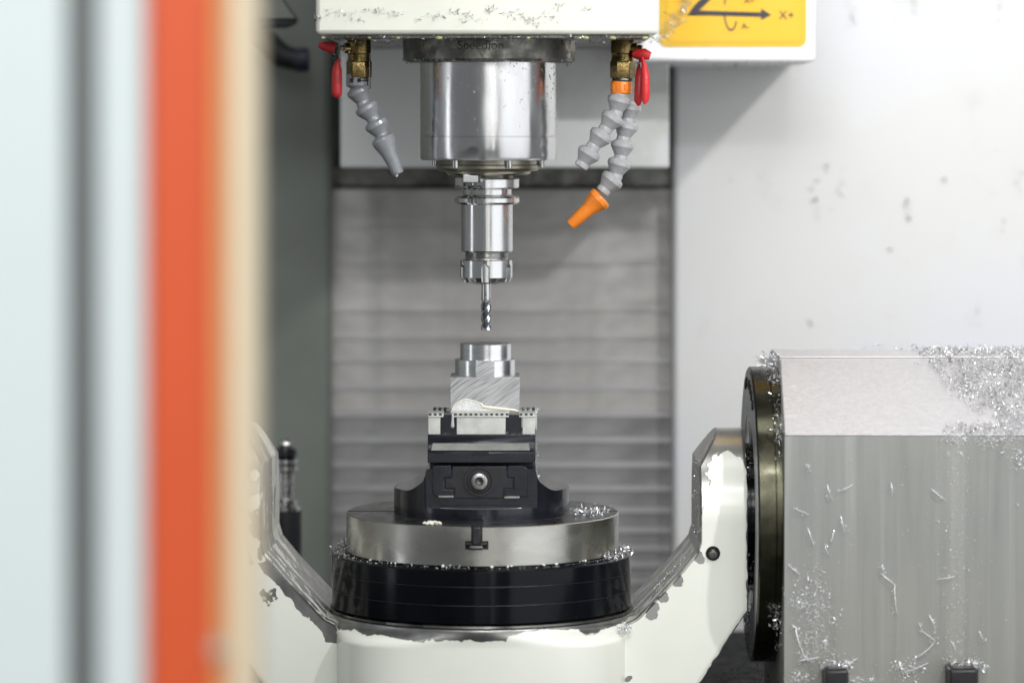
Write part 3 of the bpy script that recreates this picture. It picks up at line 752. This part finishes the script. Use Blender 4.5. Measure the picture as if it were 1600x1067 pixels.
for a, b in ((675.5, 702), (813.5, 839)):
    box('jaw_insert', X(a, yr), X(b, yr), yr, yr+.022, Z(672, yr), Z(642.5, yr), dark_steel if a < 700 else jaw_mat, vi, bev=.0003, loc=W((a+b)/2, 660, yr+.01))
    box('grip_ledge', X(a, yr), X(b, yr), yr-.003, yr+.02, Z(645.5, yr), Z(642.3, yr), dark_steel if a < 700 else wet_white, vi, bev=.0003, loc=W((a+b)/2, 644, yr))
    x = a+1.5
    while x+4 < b:
        box('grip_tooth', X(x, yr), X(x+4.4, yr), yr-.0028, yr+.018, Z(642.3, yr), Z(638.6, yr), black_rub, vi, bev=0, loc=W(x+2, 640, yr)); x += 8.1
    box('grip_root', X(a, yr), X(b, yr), yr-.001, yr+.017, Z(642.4, yr), Z(639, yr), jaw_mat, vi, bev=0, loc=W((a+b)/2, 641, yr+.004))
# pale wet chip film leaning on the block's foot, with its rolled rim, and a hanging drop
yw = -hb*S-.0016
fo = thing('coolant_film', 'white rolled flap of coolant residue on the foot of the aluminium block', 'residue', W(757, 645, yw))
outline = [(704, 644.5), (706, 640), (709, 634), (714, 629), (721, 625.2), (727, 623.8), (734, 624.2), (742, 626.8), (749, 629.5), (753.5, 631.5), (754.5, 635),
           (763, 636.2), (776, 637.6), (790, 639.2), (803, 640.8), (810, 642.3), (811, 645)]
pts = [(X(a, yw), Z(b, yw)) for a, b in outline]
pm = mat('residue_film', (.70, .70, .69), 0, .35, .12, 160, .6, 500, coat=.4)
prism('film', pts, yw-.0006, yw+.0012, pm, fo, loc=W(757, 640, yw))
v, f = tube_vf([W(a, b, yw-.0008) for a, b in outline[1:-1]], [.7*S, .8*S, .8*S, .9*S, .9*S, .9*S, 1.0*S, 1.1*S, 1.5*S, 2.0*S, 2.5*S, 2.6*S, 2.5*S, 2.2*S, 1.4*S], 10)
mesh_obj('rolled_rim', v, f, cream_foam, fo, smooth=True, angle=80)
g = Geo()
for i in range(420):
    px = random.uniform(700, 816); chip(g, W(px, 644.5+random.gauss(0, 1.0), yw-.0012), random.uniform(.0006, .002), seg=3)
for px in (812, 814, 827, 838): 
    for i in range(16): chip(g, W(px+random.gauss(0, 2), 640+random.gauss(0, 3), .01), random.uniform(.001, .004), seg=4)
for i in range(200):
    px = random.choice((random.uniform(669, 712), random.uniform(790, 836), random.uniform(669, 836))); chip(g, W(px, 678.5+random.gauss(0, .8), yb0-.001), random.uniform(.0005, .0017), seg=3)
for i in range(150):
    t = random.random(); chip(g, W(837+random.gauss(0, 1.6)+t*3, 692+t*68+random.gauss(0, 3), -.05), random.uniform(.001, .0032), seg=4)
o = mesh_obj('jaw_swarf', g.v, g.f, swarf_m, loc=W(757, 660, yw))
tag(o, 'fine white crumbs of swarf along the vise jaws', 'swarf', kind='stuff')
v, f = lathe_vf([(.5*S, 0), (1.6*S, 2*S), (2.0*S, 10*S), (2.6*S, 17*S), (2.9*S, 20*S), (2.2*S, 22.6*S), (.00001, 23.6*S)], W(707.5, 645, yb0-.002), (-.02, 0, -1), 16)
dr = mesh_obj('coolant_drop', v, f, mat('milky_drop', (.42, .45, .50), 0, .08, .05, 60, coat=.8), loc=W(707.5, 656, yb0-.002), smooth=True, angle=180)
tag(dr, 'long milky drop hanging under the left end of the aluminium block', 'drop')

# ================================================================== ROTARY TABLE
rt = thing('rotary_table', 'round rotary table with steel pallet ring over a glossy black base', 'rotary table', W(752.5, 946))
# pallet ring with T-slot mouth at the front: disc built as ring with recess
v, f = [], []; seg = 288; R0 = 212.5; cxp = 754
rows_p = [(210.8, 798.6), (R0, 799.8), (R0, 815), (R0, 832), (R0, 846), (R0, 857.5), (211, 859.2)]
lathe('pallet_side', [(r*S, Z(p)) for r, p in rows_p]+[(180*S, Z(859.2))], (X(cxp), 0, 0), pallet, rt, seg=seg, caps=False)
lathe('pallet_face', [(0.01, Z(798.6)), (150*S, Z(798.6)), (150.6*S, Z(799.1)), (151.2*S, Z(798.6)), (210.8*S, Z(798.6))], (X(cxp), 0, 0), pallet_top, rt, seg=seg, caps=False, angle=10)
# slots: groove shade put into black boxes on top and front edge, standing 0.3 mm proud
zt = Z(798.6)
box('cross_groove', X(cxp)-211*S, X(cxp)-137*S, -.0007, .0007, zt-.002, zt+.0003, gap_m, rt, bev=0, loc=(X(cxp)-.1, 0, zt))
box('cross_groove', X(cxp)+137*S, X(cxp)+211*S, -.0007, .0007, zt-.002, zt+.0003, gap_m, rt, bev=0, loc=(X(cxp)+.1, 0, zt))
ft = -R0*S
xc = X(745, ft)
box('slot_channel', xc-9*S, xc+9*S, ft+.0008, -.083, zt-.01, zt+.0004, gap_m, rt, bev=0, loc=(xc, -.1, zt))
tz = [Z(824, ft)+.0005, Z(845, ft), Z(858, ft)]
box('slot_throat', xc-8.5*S, xc+8.5*S, ft-.0003, ft+.012, tz[1], tz[0], gap_m, rt, bev=0, loc=(xc, ft, tz[1]))
box('slot_foot', xc-17.5*S, xc+17.5*S, ft-.0006, ft+.012, tz[2], tz[1]-.00001, gap_m, rt, bev=0, loc=(xc, ft, tz[2]))
sb_ = box('slot_bolt', xc-7.5*S, xc+6.5*S, ft-.005, ft+.01, Z(851, ft), Z(822, ft), black_rub, rt, bev=.0015, loc=(xc, ft, tz[1]))
box('bolt_head', xc-12*S, xc+10*S, ft-.0062, ft+.01, Z(858, ft), Z(851, ft), dark_steel, sb_, bev=.0015, loc=(xc, ft, tz[2]))
box('washer', xc-17*S, xc+16*S, ft-.0035, ft+.01, Z(851.5, ft), Z(847.5, ft), black_rub, sb_, bev=.0008, loc=(xc, ft, tz[2]))
zl(752.5, [(205, 858.5), (214, 859.5), (216, 861), (229, 861), (233, 863), (233.4, 866), (233.4, 886), (232.9, 886.6), (233.4, 887.2), (233.4, 914), (232.9, 914.6), (233.4, 915.2), (233.4, 941), (231, 944), (222, 945)],
   'base_drum', blackgloss, rt, seg=240)
zl(752.5, [(222, 943.5), (236, 945), (237, 948), (230, 950)], 'seal_ring', dark_steel, rt, seg=200)
# fine score lines on the drum
for py in (886.6, 914.6):
    zl(752.5, [(233.45, py-.35), (233.6, py), (233.45, py+.35)], 'score_line', mat('score_line_steel', (.035, .035, .05), .5, .3, .1), rt, seg=200, caps=False)
# cream lump and chips on the pallet
g = Geo()
for i in range(26):
    t = random.random(); p = Vector((X(668+t*24), -.113+random.gauss(0, .0014), zt+.0012+random.random()*.0016)); blob(g, p, random.uniform(.0009, .0022), (1.3, 1, .8))
o = mesh_obj('cream_lump', g.v, g.f, cream_foam, loc=Vector((X(680), -.113, zt)), smooth=True, angle=180)
tag(o, 'small cream lump of residue on the pallet in front of the vise', 'residue')
def swarf(name, label, pts, n, smin, smax, m, seg=5, spread=.002, loc=None):
    """chips strewn round 3-D points; n per point."""
    g = Geo()
    for p in pts:
        for i in range(n):
            q = Vector(p)+Vector((random.gauss(0, 1), random.gauss(0, 1), random.gauss(0, .7)))*spread
            chip(g, q, random.uniform(smin, smax), seg=seg)
    o = mesh_obj(name, g.v, g.f, m, loc=loc or pts[0]); tag(o, label, 'swarf', kind='stuff'); return o
swarf('pallet_swarf', 'bright curls of swarf on the pallet at the right foot of the vise',
      [(X(cxp)+(140+t*4)*S, -.03+random.uniform(-.012, .02), zt+.002+.003*(1-t/14)) for t in range(14)], 15, .002, .007, swarf_m, spread=.0025)
swarf('ledge_swarf', 'shiny swarf curls on the right edge of the black drum',
      [(X(752.5)+225*S*cos(radians(a)), -225*S*sin(radians(a)), Z(861)+.002) for a in range(-6, 34, 2)], 9, .002, .007, swarf_m, spread=.0016)
swarf('drum_edge_swarf', 'dark nest of swarf on the left edge of the black drum',
      [(X(752.5)-224*S*cos(radians(a)), -224*S*sin(radians(a)), Z(861)+.0025) for a in range(-24, 22, 2)], 26, .0015, .0055, swarf_d, spread=.0025)
g = Geo()
for i in range(120):
    a = radians(random.uniform(-75, 75)); r = 219*S+random.gauss(0, .0008); chip(g, Vector((X(753)+r*sin(a), -r*cos(a), Z(860.5)+.0005)), random.uniform(.001, .0035), seg=4)
for a in (-52, -38, -16, 5, 12, 27, 33, 46):
    for i in range(3):
        r = 213.5*S; an = radians(a)+random.gauss(0, .012); blob(g, Vector((X(753)+r*sin(an), -r*cos(an), Z(859)+.001*random.random())), random.uniform(.0004, .0012))
o = mesh_obj('seam_swarf', g.v, g.f, wet_white, loc=(X(753), -.13, Z(860)))
tag(o, 'white crumbs along the seam between pallet ring and black drum', 'swarf', kind='stuff')

# ================================================================== YOKE (trunnion cradle)
yk = thing('trunnion_yoke', 'cream enamelled yoke with flaked edges cradling the rotary table', 'trunnion yoke', (X(752.5), 0, Z(1100)))
AX = 802        # trunnion axis row
RY = 134        # radius of the rounded arm ends
def lerp_tab(tab, q):
    for (a, va), (b, vb) in zip(tab, tab[1:]):
        if q <= b: return va+(vb-va)*max(0, (q-a))/(b-a)
    return tab[-1][1]
inner = [(668, 366), (718, 334.5), (832, 334.5), (850, 329), (885, 300), (925, 262), (950, 238), (958, 222), (1000, 205), (1300, 200)]
outer = [(668, 407), (935, 407), (1300, 165)]
def arm(side):
    mx = lambda d: X(752.5)+side*d*S
    rows_ = [668.15, 668.6, 669.5, 671]+[673+i*2.5 for i in range(172)]
    NU, NV = 48, 30
    v, f, pe, sn = [], [], [], []
    def half(py):
        r = sqrt(max(0, RY**2-(AX-py)**2)) if py < AX else RY
        if py > AX:
            r = RY
        return max(r, .5)
    ring = NU*2+NV*2
    for py in rows_:
        a, b = lerp_tab(inner, py), lerp_tab(outer, py); h = half(py); c = min(3.0, h*.3)
        loop = []
        for i in range(NU): t = i/NU; loop.append((a+c+(b-a-2*c)*t, -h, 'f', t))          # front
        for i in range(NV): t = i/NV; loop.append((b, -(h-c)+2*(h-c)*t, 'o', t))           # outer side
        for i in range(NU): t = i/NU; loop.append((b-c-(b-a-2*c)*t, h, 'b', t))
        for i in range(NV): t = i/NV; loop.append((a, (h-c)-2*(h-c)*t, 'i', t))           # inner side
        for d, yy, k, t in loop:
            nz_ = noise.noise(Vector((d*.06+side*9, py*.06, yy*.06)))
            rough_ = noise.noise(Vector((d*.17+side*5, py*.17, yy*.17)))
            dd_ = d; zz_ = py
            if side < 0:
                u = (yy+h)/(2*h); dd_ = d-10*max(0, u)*(1 if k != 'o' else 0)
                zz_ = py-9*max(0, 1-(py-668)/70)
            v.append((mx(dd_), yy*S, Z(zz_))); sn.append(1.0 if k == 'i' else (.3 if side > 0 else 0.0))
            e = d-a                                # distance from the inner edge
            if k == 'f':
                if side > 0:
                    top = (700+6*nz_+max(0, (d-385))*.55-max(0, 6-abs(d-380))*1.1)-py
                    edge = (13-max(0, (py-745))*.22)+4*nz_-e
                    spot = -1
                    for sx_, sy_, sr in ((300, 905, 7), (278, 929, 8), (262, 945, 9), (262, 955, 7), (333, 868, 6), (226, 1055, 5), (322, 760, 4), (206, 1050, 6)):
                        spot = max(spot, (sr*1.2-sqrt((d-sx_)**2+((py-sy_*.985))**2))/9)
                    val = max(top/14, edge/9, spot)
                else:
                    top = 712-py
                    band = (24+9*nz_ if py > 862 else 5+4*nz_)-e
                    if py > 985: band = 4-e+0*py
                    edge2 = (15-abs(e-20)) if 690 < py < 870 and nz_ > .0 else -20
                    spot = (9-sqrt((d-323)**2+(py-915)**2))/16
                    val = max(top/14, band/9, edge2/12, spot*.8)
            elif k == 'i':
                streak = noise.noise(Vector((py*.012, yy*.05, 3)))*1.6
                if side > 0: val = .55+streak
                else: val = (.55 if t > .4 else -.35)+streak
                if py > 850: val = .1+streak+.6*nz_
            elif k == 'o': val = .3+nz_
            else: val = -1+nz_
            pe.append(max(-2, min(2, val+.35*rough_)))
    R = ring
    for j in range(len(rows_)-1):
        for i in range(R):
            k = (i+1) % R; f.append((j*R+i, j*R+k, (j+1)*R+k, (j+1)*R+i))
    f.append(tuple(range(R))); f.append(tuple((len(rows_)-1)*R+i for i in range(R)))
    o = mesh_obj('arm', v, f, enamel, yk, smooth=True, angle=40, loc=(mx(330), 0, Z(900)))
    at = o.data.attributes.new('peel', 'FLOAT', 'POINT'); at.data.foreach_set('value', [max(-2, min(2, q)) for q in pe])
    at = o.data.attributes.new('shine', 'FLOAT', 'POINT'); at.data.foreach_set('value', sn)
    return o
arm(1); arm(-1)
# hub: round casting under the table, front face bulging forward between the arms
v, f, pe = [], [], []; seg = 420; RH = 236
rows_h = [949.5, 950.2, 951.5, 953]+[955+i*1.6 for i in range(28)]+[1002+i*6 for i in range(24)]
for j, py in enumerate(rows_h):
    rr = RH-(2.4 if j == 0 else 1.0 if j == 1 else .3 if j == 2 else 0)
    for i in range(seg):
        a = 2*pi*i/seg; sq = 1.0
        u_ = max(0, min(1, (py-953)/26)); u_ = u_*u_*(3-2*u_); pw = 2+1.6*u_
        q_ = (abs(sin(a))**pw+abs(cos(a))**pw)**(-1/pw); q_ = 1+(q_-1)
        x, y = rr*q_*sin(a)*(1-.03*u_), -rr*q_*cos(a)*(1-.015*u_)
        v.append((X(752.5)+x*S, y*S, Z(py)))
        nz_ = noise.noise(Vector((x*.035, py*.05, 1.5))); n2 = noise.noise(Vector((x*.16, py*.16, 4)))
        lim = 960+ (5 if x < 40 else -6) +7*nz_+ (4 if 150 < x else 0)
        pe.append(max(-2, min(2, (lim-py)/6+.4*n2)))
for j in range(len(rows_h)-1):
    for i in range(seg):
        k = (i+1) % seg; f.append((j*seg+i, j*seg+k, (j+1)*seg+k, (j+1)*seg+i))
f.append(tuple(range(seg)))
hub = mesh_obj('hub', v, f, enamel, yk, smooth=True, angle=40, loc=(X(752.5), 0, Z(1000)))
at = hub.data.attributes.new('peel', 'FLOAT', 'POINT'); at.data.foreach_set('value', pe)
# countersunk hole with its screw in the right arm
ya = -134*S-.0004
c = W(1114, 864, ya)
lathe('countersunk_hole', [(11*S, .0006), (10*S, .0012), (9*S, -.001), (.00001, -.001)], c, gap_m, yk, axis=(0, -1, 0), seg=40, loc=c)
c2 = W(1114, 865, ya-.0012)
q = lathe('socket_screw', [(8*S, 0), (7.4*S, .002), (5.4*S, .0032), (3*S, .0034), (2.6*S, .001), (.00001, .001)], c2, dark_steel, yk, axis=(0, -1, 0), seg=30, loc=c2)
# brown band of bare turned metal is part of the flaked arm; loose swarf along the arm edge
swarf('yoke_swarf', 'chips lodged where the right slope of the yoke meets the table',
      [W(975-t*1.2+8*random.random(), 985+random.gauss(0, 4), -.09) for t in range(8)], 18, .0015, .005, swarf_m, spread=.002)
swarf('arm_edge_swarf', 'strings of swarf down the inner edge of the right yoke arm',
      [W(1088+random.gauss(0, 1.2), py, random.uniform(-.07, -.02)) for py in range(716, 840, 4)]+[W(1075-t*4.4, 868+t*4.4, -.03) for t in range(12)], 7, .001, .0042, swarf_m, spread=.0018)
swarf('arm_inner_swarf', 'chips speckled on the inner face of the left yoke arm',
      [W(416+random.gauss(0, 4)+max(0, py-850)*.5, py, random.uniform(-.05, .05)) for py in range(706, 960, 7)], 6, .001, .004, swarf_m, spread=.0022)

# ================================================================== TRUNNION FLANGE AND HOUSING
fl = thing('trunnion_flange', 'dark round flange between the right yoke arm and the steel housing', 'flange', (X(1195), 0, Z(AX)))
RF = 229
# discs about the X axis; distances are measured from column 1168
def xl_(name, prof, m, parent=None, **k):
    return lathe(name, [(r*S, (px-800)*S) for r, px in prof], (0, 0, Z(AX)), m, parent or fl, axis=(1, 0, 0), seg=200, **k)
fdark = mat('oiled_flange_steel', (.085, .082, .055), .9, .16, .35, 10, .05, 60, rvar=.6)
fl_front = xl_('front_disc', [(150, 1170), (226, 1170), (RF, 1172), (RF, 1195.5), (RF-1.2, 1196.3), (RF-1.2, 1197)], fdark)
xl_('rear_disc', [(RF-1.2, 1197), (RF, 1197.8), (RF, 1221), (RF-2, 1222), (120, 1222)], fdark)
xl_('neck', [(110, 1158), (110, 1171)], blackgloss)
fm = mat('flange_face_paint', (.40, .41, .43), .6, .35, .1, 20)
xl_('flange_face', [(152, 1169.6), (222, 1169.6)], fm, caps=False)
for a in (8, 15, 22, -8, -15, 30):       # bolt recesses on the face
    y_ = -210*S*sin(radians(a)); z_ = Z(AX)+205*S*cos(radians(a))
    lathe('bolt_recess', [(8*S, 0), (8*S, .0012), (.00001, .0012)], ((1169.2-800)*S, y_, z_), gap_m, fl, axis=(-1, 0, 0), seg=20, loc=((1169.2-800)*S, y_, z_))
swarf('gap_swarf', 'oily chips packed in the narrow gap between yoke arm and flange',
      [((1162+random.random()*6-800)*S, -sqrt(max(0, 112**2-(AX-py)**2))*S if abs(AX-py) < 110 else -.03, Z(py)) for py in list(range(696, 740, 4))+list(range(850, 1000, 4))], 14, .001, .004, swarf_d, spread=.0022)

hs = thing('steel_housing', 'large brushed steel drive housing strewn with chips at the right', 'housing', (X(1400), .1, Z(1100)))
yt_, yfr = -.03, -.15
xL0 = X(1219, yt_)
z1, z2 = Z(562, yt_), Z(681, yfr)
xR = X(1760)
def quadbox(name, v, m, par=None, **k):
    return mesh_obj(name, v, [(0, 1, 2, 3), (4, 7, 6, 5), (0, 4, 5, 1), (3, 2, 6, 7), (0, 3, 7, 4), (1, 5, 6, 2)], m, par or hs, **k)
xLf = X(1226, yfr)
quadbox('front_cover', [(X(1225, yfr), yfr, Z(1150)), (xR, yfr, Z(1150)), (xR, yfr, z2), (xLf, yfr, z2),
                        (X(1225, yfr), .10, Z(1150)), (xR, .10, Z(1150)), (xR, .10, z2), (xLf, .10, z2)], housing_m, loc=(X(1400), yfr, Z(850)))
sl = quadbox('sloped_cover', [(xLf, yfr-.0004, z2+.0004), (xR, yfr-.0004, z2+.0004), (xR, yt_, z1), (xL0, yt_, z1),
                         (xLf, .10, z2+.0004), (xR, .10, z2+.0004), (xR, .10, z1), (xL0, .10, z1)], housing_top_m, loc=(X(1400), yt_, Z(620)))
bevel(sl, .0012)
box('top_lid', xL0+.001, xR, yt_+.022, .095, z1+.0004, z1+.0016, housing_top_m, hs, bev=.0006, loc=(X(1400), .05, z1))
# hold-down lugs at the housing's foot
for i, (a, b, t) in enumerate(((1290, 1326, 1047), (1485, 1529, 1046))):
    lg = thing('clamp_lug', ('black square clamp lug under swarf, nearer the left edge of the housing' if i == 0 else 'black square clamp lug under swarf at the lower right corner'), 'clamp',
               W((a+b)/2, 1070, -.19), 'clamp lugs at the foot of the housing')
    box('lug_block', X(a, -.19), X(b, -.19), -.19, -.151, Z(1110, -.19), Z(t, -.19), black_rub, lg, bev=.002)
    box('lug_cap', X(a+4, -.19), X(b-4, -.19), -.185, -.155, Z(t, -.19), Z(t-3, -.19), dark_steel, lg, bev=.001)
    swarf('lug_swarf', 'heap of bright chips on the '+('left' if i == 0 else 'right')+' black clamp lug',
          [W(a-6+(b-a+12)*random.random(), t-4-7*random.random(), -.175) for _ in range(26)], 10, .0015, .006, swarf_m, spread=.002)

# chips on the sloped cover: dense field to the right of a slanting border
g = Geo(); n = 0
def slope_pt(px, t):   # t 0 at the top edge, 1 at the front edge
    y = yt_+(yfr-yt_)*t; z = z1+(z2-z1)*t; return Vector((X(px, y), y, z+.0008))
while n < 11000:
    t = random.random(); px = random.uniform(1430, 1640)
    lim = 1438+t*135 if t < .86 else 1480
    dens = 1.0 if t < .45 else .75
    nn = noise.noise(Vector((px*.03, t*5, 0)))
    if px < lim+nn*45 or random.random() > dens*(.5+1.1*(nn+.42)): continue
    chip(g, slope_pt(px, t)+Vector((0, -.0008, abs(random.gauss(0, .0012)))), random.uniform(.0009, .0036), seg=3); n += 1
for i in range(2600):      # ridge along the top edge
    px = random.uniform(1437, 1640); chip(g, Vector((X(px, .0), yt_+random.uniform(-.004, .10), z1+.003+abs(random.gauss(0, .0018)))), random.uniform(.0012, .004), seg=3)
for i in range(500):
    px = random.uniform(1330, 1640); chip(g, Vector((X(px, .15), random.uniform(.06, .10), z1+.003+abs(random.gauss(0, .002)))), random.uniform(.001, .003), seg=3)
for i in range(60):
    chip(g, slope_pt(random.uniform(1235, 1450), random.random()), random.uniform(.0004, .0012), seg=3)
o = mesh_obj('slope_swarf', g.v, g.f, [swarf_m, swarf_d, mat('shadow_swarf', (.17, .17, .18), 1, .4, .3, 300)], loc=slope_pt(1540, .4))
for p in o.data.polygons: p.material_index = (0, 0, 1, 0, 1, 2, 0, 1)[(p.index//3*7) % 8]  # grey and dark faces paint the shadows between bright chips
tag(o, 'sparkling carpet of fine chips on the sloped top of the housing', 'swarf', kind='stuff')
# chips on the front cover
g = Geo(); yq = yfr-.0012
def fc(px, py, smin, smax, seg=5, dy=0): chip(g, W(px, py, yq-dy), random.uniform(smin, smax), seg=seg)
for i in range(620): # column of chips at the lower left
    py = random.triangular(860, 1055, 960); px = 1272+random.gauss(0, 17)+(py-950)*.10; fc(px, py, .001, .0045)
for i in range(460): fc(1495+random.gauss(0, 10)+random.gauss(0, 12), random.uniform(690, 1060), .0006, .003)
for i in range(130): fc(random.uniform(1240, 1598), random.uniform(700, 1060), .0006, .0028)
for i in range(420):   # clump hanging over the front edge
    px = random.choice((random.gauss(1550, 15), random.gauss(1497, 9), random.uniform(1475, 1600))); py = 682+abs(random.gauss(0, 9))*(1 if px > 1520 else .8); fc(px, py, .0012, .004, dy=.001*random.random())
for i in range(140): fc(1592+random.gauss(0, 6), 715+random.gauss(0, 9), .0012, .004)
for i in range(200): fc(1415+random.gauss(0, 16), 1045+random.gauss(0, 9), .001, .0045)
for i in range(120): fc(1490+random.gauss(0, 8), 1045+random.gauss(0, 12), .001, .0045)
for i in range(160): fc(1250+random.gauss(0, 12), 1058+random.gauss(0, 5), .001, .0045); 
for i in range(80): fc(1262+random.gauss(0, 8), 1030+random.gauss(0, 3), .001, .0045)
for i in range(200): fc(1345+random.gauss(0, 12), 1064+random.gauss(0, 4), .001, .0045)
for i in range(120): fc(random.gauss(1250, 8), random.gauss(945, 5), .001, .004)
def sliver(x0, y0, x1, y1, w_, bend=0):
    pts = []; 
    for k in range(7):
        t = k/6; pts.append(W(x0+(x1-x0)*t+bend*sin(pi*t), y0+(y1-y0)*t+bend*.5*sin(pi*t), yq-.0012-.002*sin(pi*t)))
    for q in pts[1:-1]:
        for _ in range(3): chip(g, q+Vector((random.gauss(0, .0012), 0, random.gauss(0, .0012))), random.uniform(.0012, .0034), seg=4)
    v, f = tube_vf(pts, [w_*S*(.45+.55*sin(pi*(k/6*.8+.1))) for k in range(7)], 6); g.add(v, f)
for a in ((1293, 757, 1302, 783, 2.2), (1308, 768, 1332, 757, 2.2), (1392, 754, 1394, 775, 2), (1455, 763, 1478, 782, 2.6), (1240, 793, 1264, 804, 2.2), (1262, 824, 1272, 855, 2),
          (1290, 850, 1296, 868, 2), (1314, 806, 1320, 832, 2), (1304, 828, 1300, 848, 2), (1232, 883, 1250, 897, 3), (1265, 725, 1264, 738, 2), (1376, 895, 1400, 915, 3.4), (1398, 912, 1402, 960, 3.0),
          (1425, 1030, 1460, 1003, 2.6), (1462, 1002, 1440, 985, 2.6), (1440, 985, 1436, 972, 2), (1405, 1032, 1412, 1055, 3), (1412, 1050, 1450, 1035, 3), (1463, 905, 1492, 900, 2.2), (1452, 960, 1462, 990, 2),
          (1243, 980, 1258, 1028, 3.6), (1237, 976, 1248, 985, 3.6), (1246, 1033, 1280, 1026, 3), (1300, 1040, 1335, 1036, 3), (1322, 1046, 1340, 1028, 2.2), (1485, 1000, 1492, 1016, 2), (1530, 985, 1536, 1003, 1.4), (1380, 880, 1383, 900, 2)):
    sliver(*a[:4], a[4]*.24, bend=random.uniform(-3, 3))
o = mesh_obj('front_swarf', g.v, g.f, mat('wet_swarf', (.88, .89, .91), .35, .28, .1, 300), loc=W(1400, 900, yq))
tag(o, 'splashed chips and long slivers stuck to the front of the steel housing', 'swarf', kind='stuff')
# chips along the seam between flange and housing
pts = []
for i in range(110):
    py = random.uniform(566, 1010); t = min(1, (py-562)/119); y = (yt_+(yfr-yt_)*t)*.75
    jut = 0
    if py < 600: jut = (600-py)*.8
    if 870 < py < 980: jut = random.random()*26
    pts.append(W(1219+6*t-random.random()*10-jut*random.random(), py, y-.004))
swarf('seam_swarf_pile', 'furry line of swarf along the left edge of the steel housing', pts, 22, .0012, .0048, swarf_m, spread=.0028)
pts = [W(1190+random.random()*30, 566+random.gauss(0, 4)+(1218-1190-0)*0, -.01) for _ in range(26)]
swarf('flange_top_swarf', 'clump of curls resting on top of the dark flange', [(p.x, p.y, p.z+.001) for p in pts], 18, .0012, .0045, swarf_m, spread=.0022)
# swarf lying in the dark trough below
g = Geo()
for i in range(700):
    px = random.gauss(1160, 45); y = random.uniform(-.1, .12); chip(g, Vector((X(px), y, Z(1110)+.002+abs(random.gauss(0, .018)))), random.uniform(.001, .005), seg=4)
for i in range(260):
    px = random.uniform(1150, 1215); chip(g, Vector((X(px), random.uniform(-.05, .05), Z(1075)+random.gauss(0, .01))), random.uniform(.001, .004), seg=4)
o = mesh_obj('trough_swarf', g.v, g.f, mat('black_oily_swarf', (.12, .12, .12), 1, .4, .4, 300), loc=(X(1160), 0, Z(1110)))
tag(o, 'oily chips lying in the dark trough beneath the yoke', 'swarf', kind='stuff')

# ================================================================== THINGS BEHIND, LEFT
yp = .34
po = thing('probe_post', 'out of focus chrome fitting on a black post behind the left yoke arm', 'post', W(450, 900, yp))
def zp(prof, nm, m): return zl(446, [(r*(K(yp)/S), p) for r, p in prof], nm, m, po, y=yp, seg=40)
zp([(6, 686), (10, 690), (11, 694), (9, 700)], 'tip', steel)
zp([(16, 700), (18, 703), (18, 712), (14, 714)], 'dark_collar', blackox)
zp([(14, 714), (21, 717), (21, 722), (15, 724), (21, 728), (21, 734), (15, 737)], 'ribbed_collar', chrome)
zp([(15, 737), (15, 778), (13, 780)], 'sleeve', steel)
zp([(13, 780), (20, 784), (20, 790), (26, 793), (26, 796)], 'lower_collar', chrome)
zp([(25, 796), (25, 1100)], 'post', black_rub)
yb = .3
br = thing('hanging_bracket', 'dark wedge bracket half hidden by the cream door edge at the top', 'bracket', W(430, 40, yb))
prism('wedge_plate', [(X(a, yb), Z(b, yb)) for a, b in ((380, -60), (398, -60), (463, 30), (380, 30))], yb, yb+.05, mat('bracket_grey', (.16, .165, .15), .4, .4, .1), br, .001)
prism('wedge_foot', [(X(a, yb), Z(b, yb)) for a, b in ((380, 31), (462, 31), (459, 37), (444, 43), (380, 42))], yb+.002, yb+.048, blackox, br, .001)
co = thing('dark_hose_coupling', 'blurred black coupling on the grey column beside the cream door edge', 'coupling', W(440, 95, .5))
v, f = tube_vf([W(385, 40, .5), W(410, 62, .5), W(440, 88, .5), W(466, 95, .5)], [22*S, 24*S, 22*S, 20*S], 20)
mesh_obj('elbow', v, f, black_rub, co, smooth=True, angle=60)
lathe('coupling_end', [(19*S, 0), (22*S, .003), (22*S, .014), (18*S, .016)], W(460, 95, .5), mat('coupling_navy', (.02, .02, .04), .2, .4, .1), co, axis=(1, 0, .05), seg=24)

# ================================================================== DOOR in the foreground
yd = -1.45
dr_ = thing('sliding_door', 'blurred pale machine door edge with a vertical orange stripe in front', 'door', (X(150, yd), yd, .4))
zb_, zt_ = .5, 2.4
def dv(name, a, b, y0, y1, m, bev=.002):
    return box(name, X(a, y0), X(b, y0), y0, y1, zb_, zt_, m, dr_, bev=bev, loc=(X((a+b)/2, y0), (y0+y1)/2, zb_))
dv('door_panel', -420, 101, yd, yd+.05, door_w, .004)
dv('seal_strip', 100, 152, yd+.012, yd+.05, door_g)
dv('frame_profile', 151.5, 229, yd-.002, yd+.05, door_w, .004)
dv('orange_stripe', 230, 326, yd-.006, yd+.05, door_o, .002)
dv('orange_lit_edge', 325, 347, yd+.006, yd+.06, door_lo, .004)  # added strip, lit edge and blurred blend put into its colour
dv('cream_edge', 346, 400, yd+.02, yd+.07, door_c, .006)
lathe('door_screw', [(9*S, 0), (8*S, .003), (5*S, .004), (.00001, .002)], W(338, 1012, yd+.004), mat('door_screw_zinc', (.45, .41, .33), .2, .4), dr_, axis=(0, -1, 0), seg=24, loc=W(338, 1012, yd+.004))
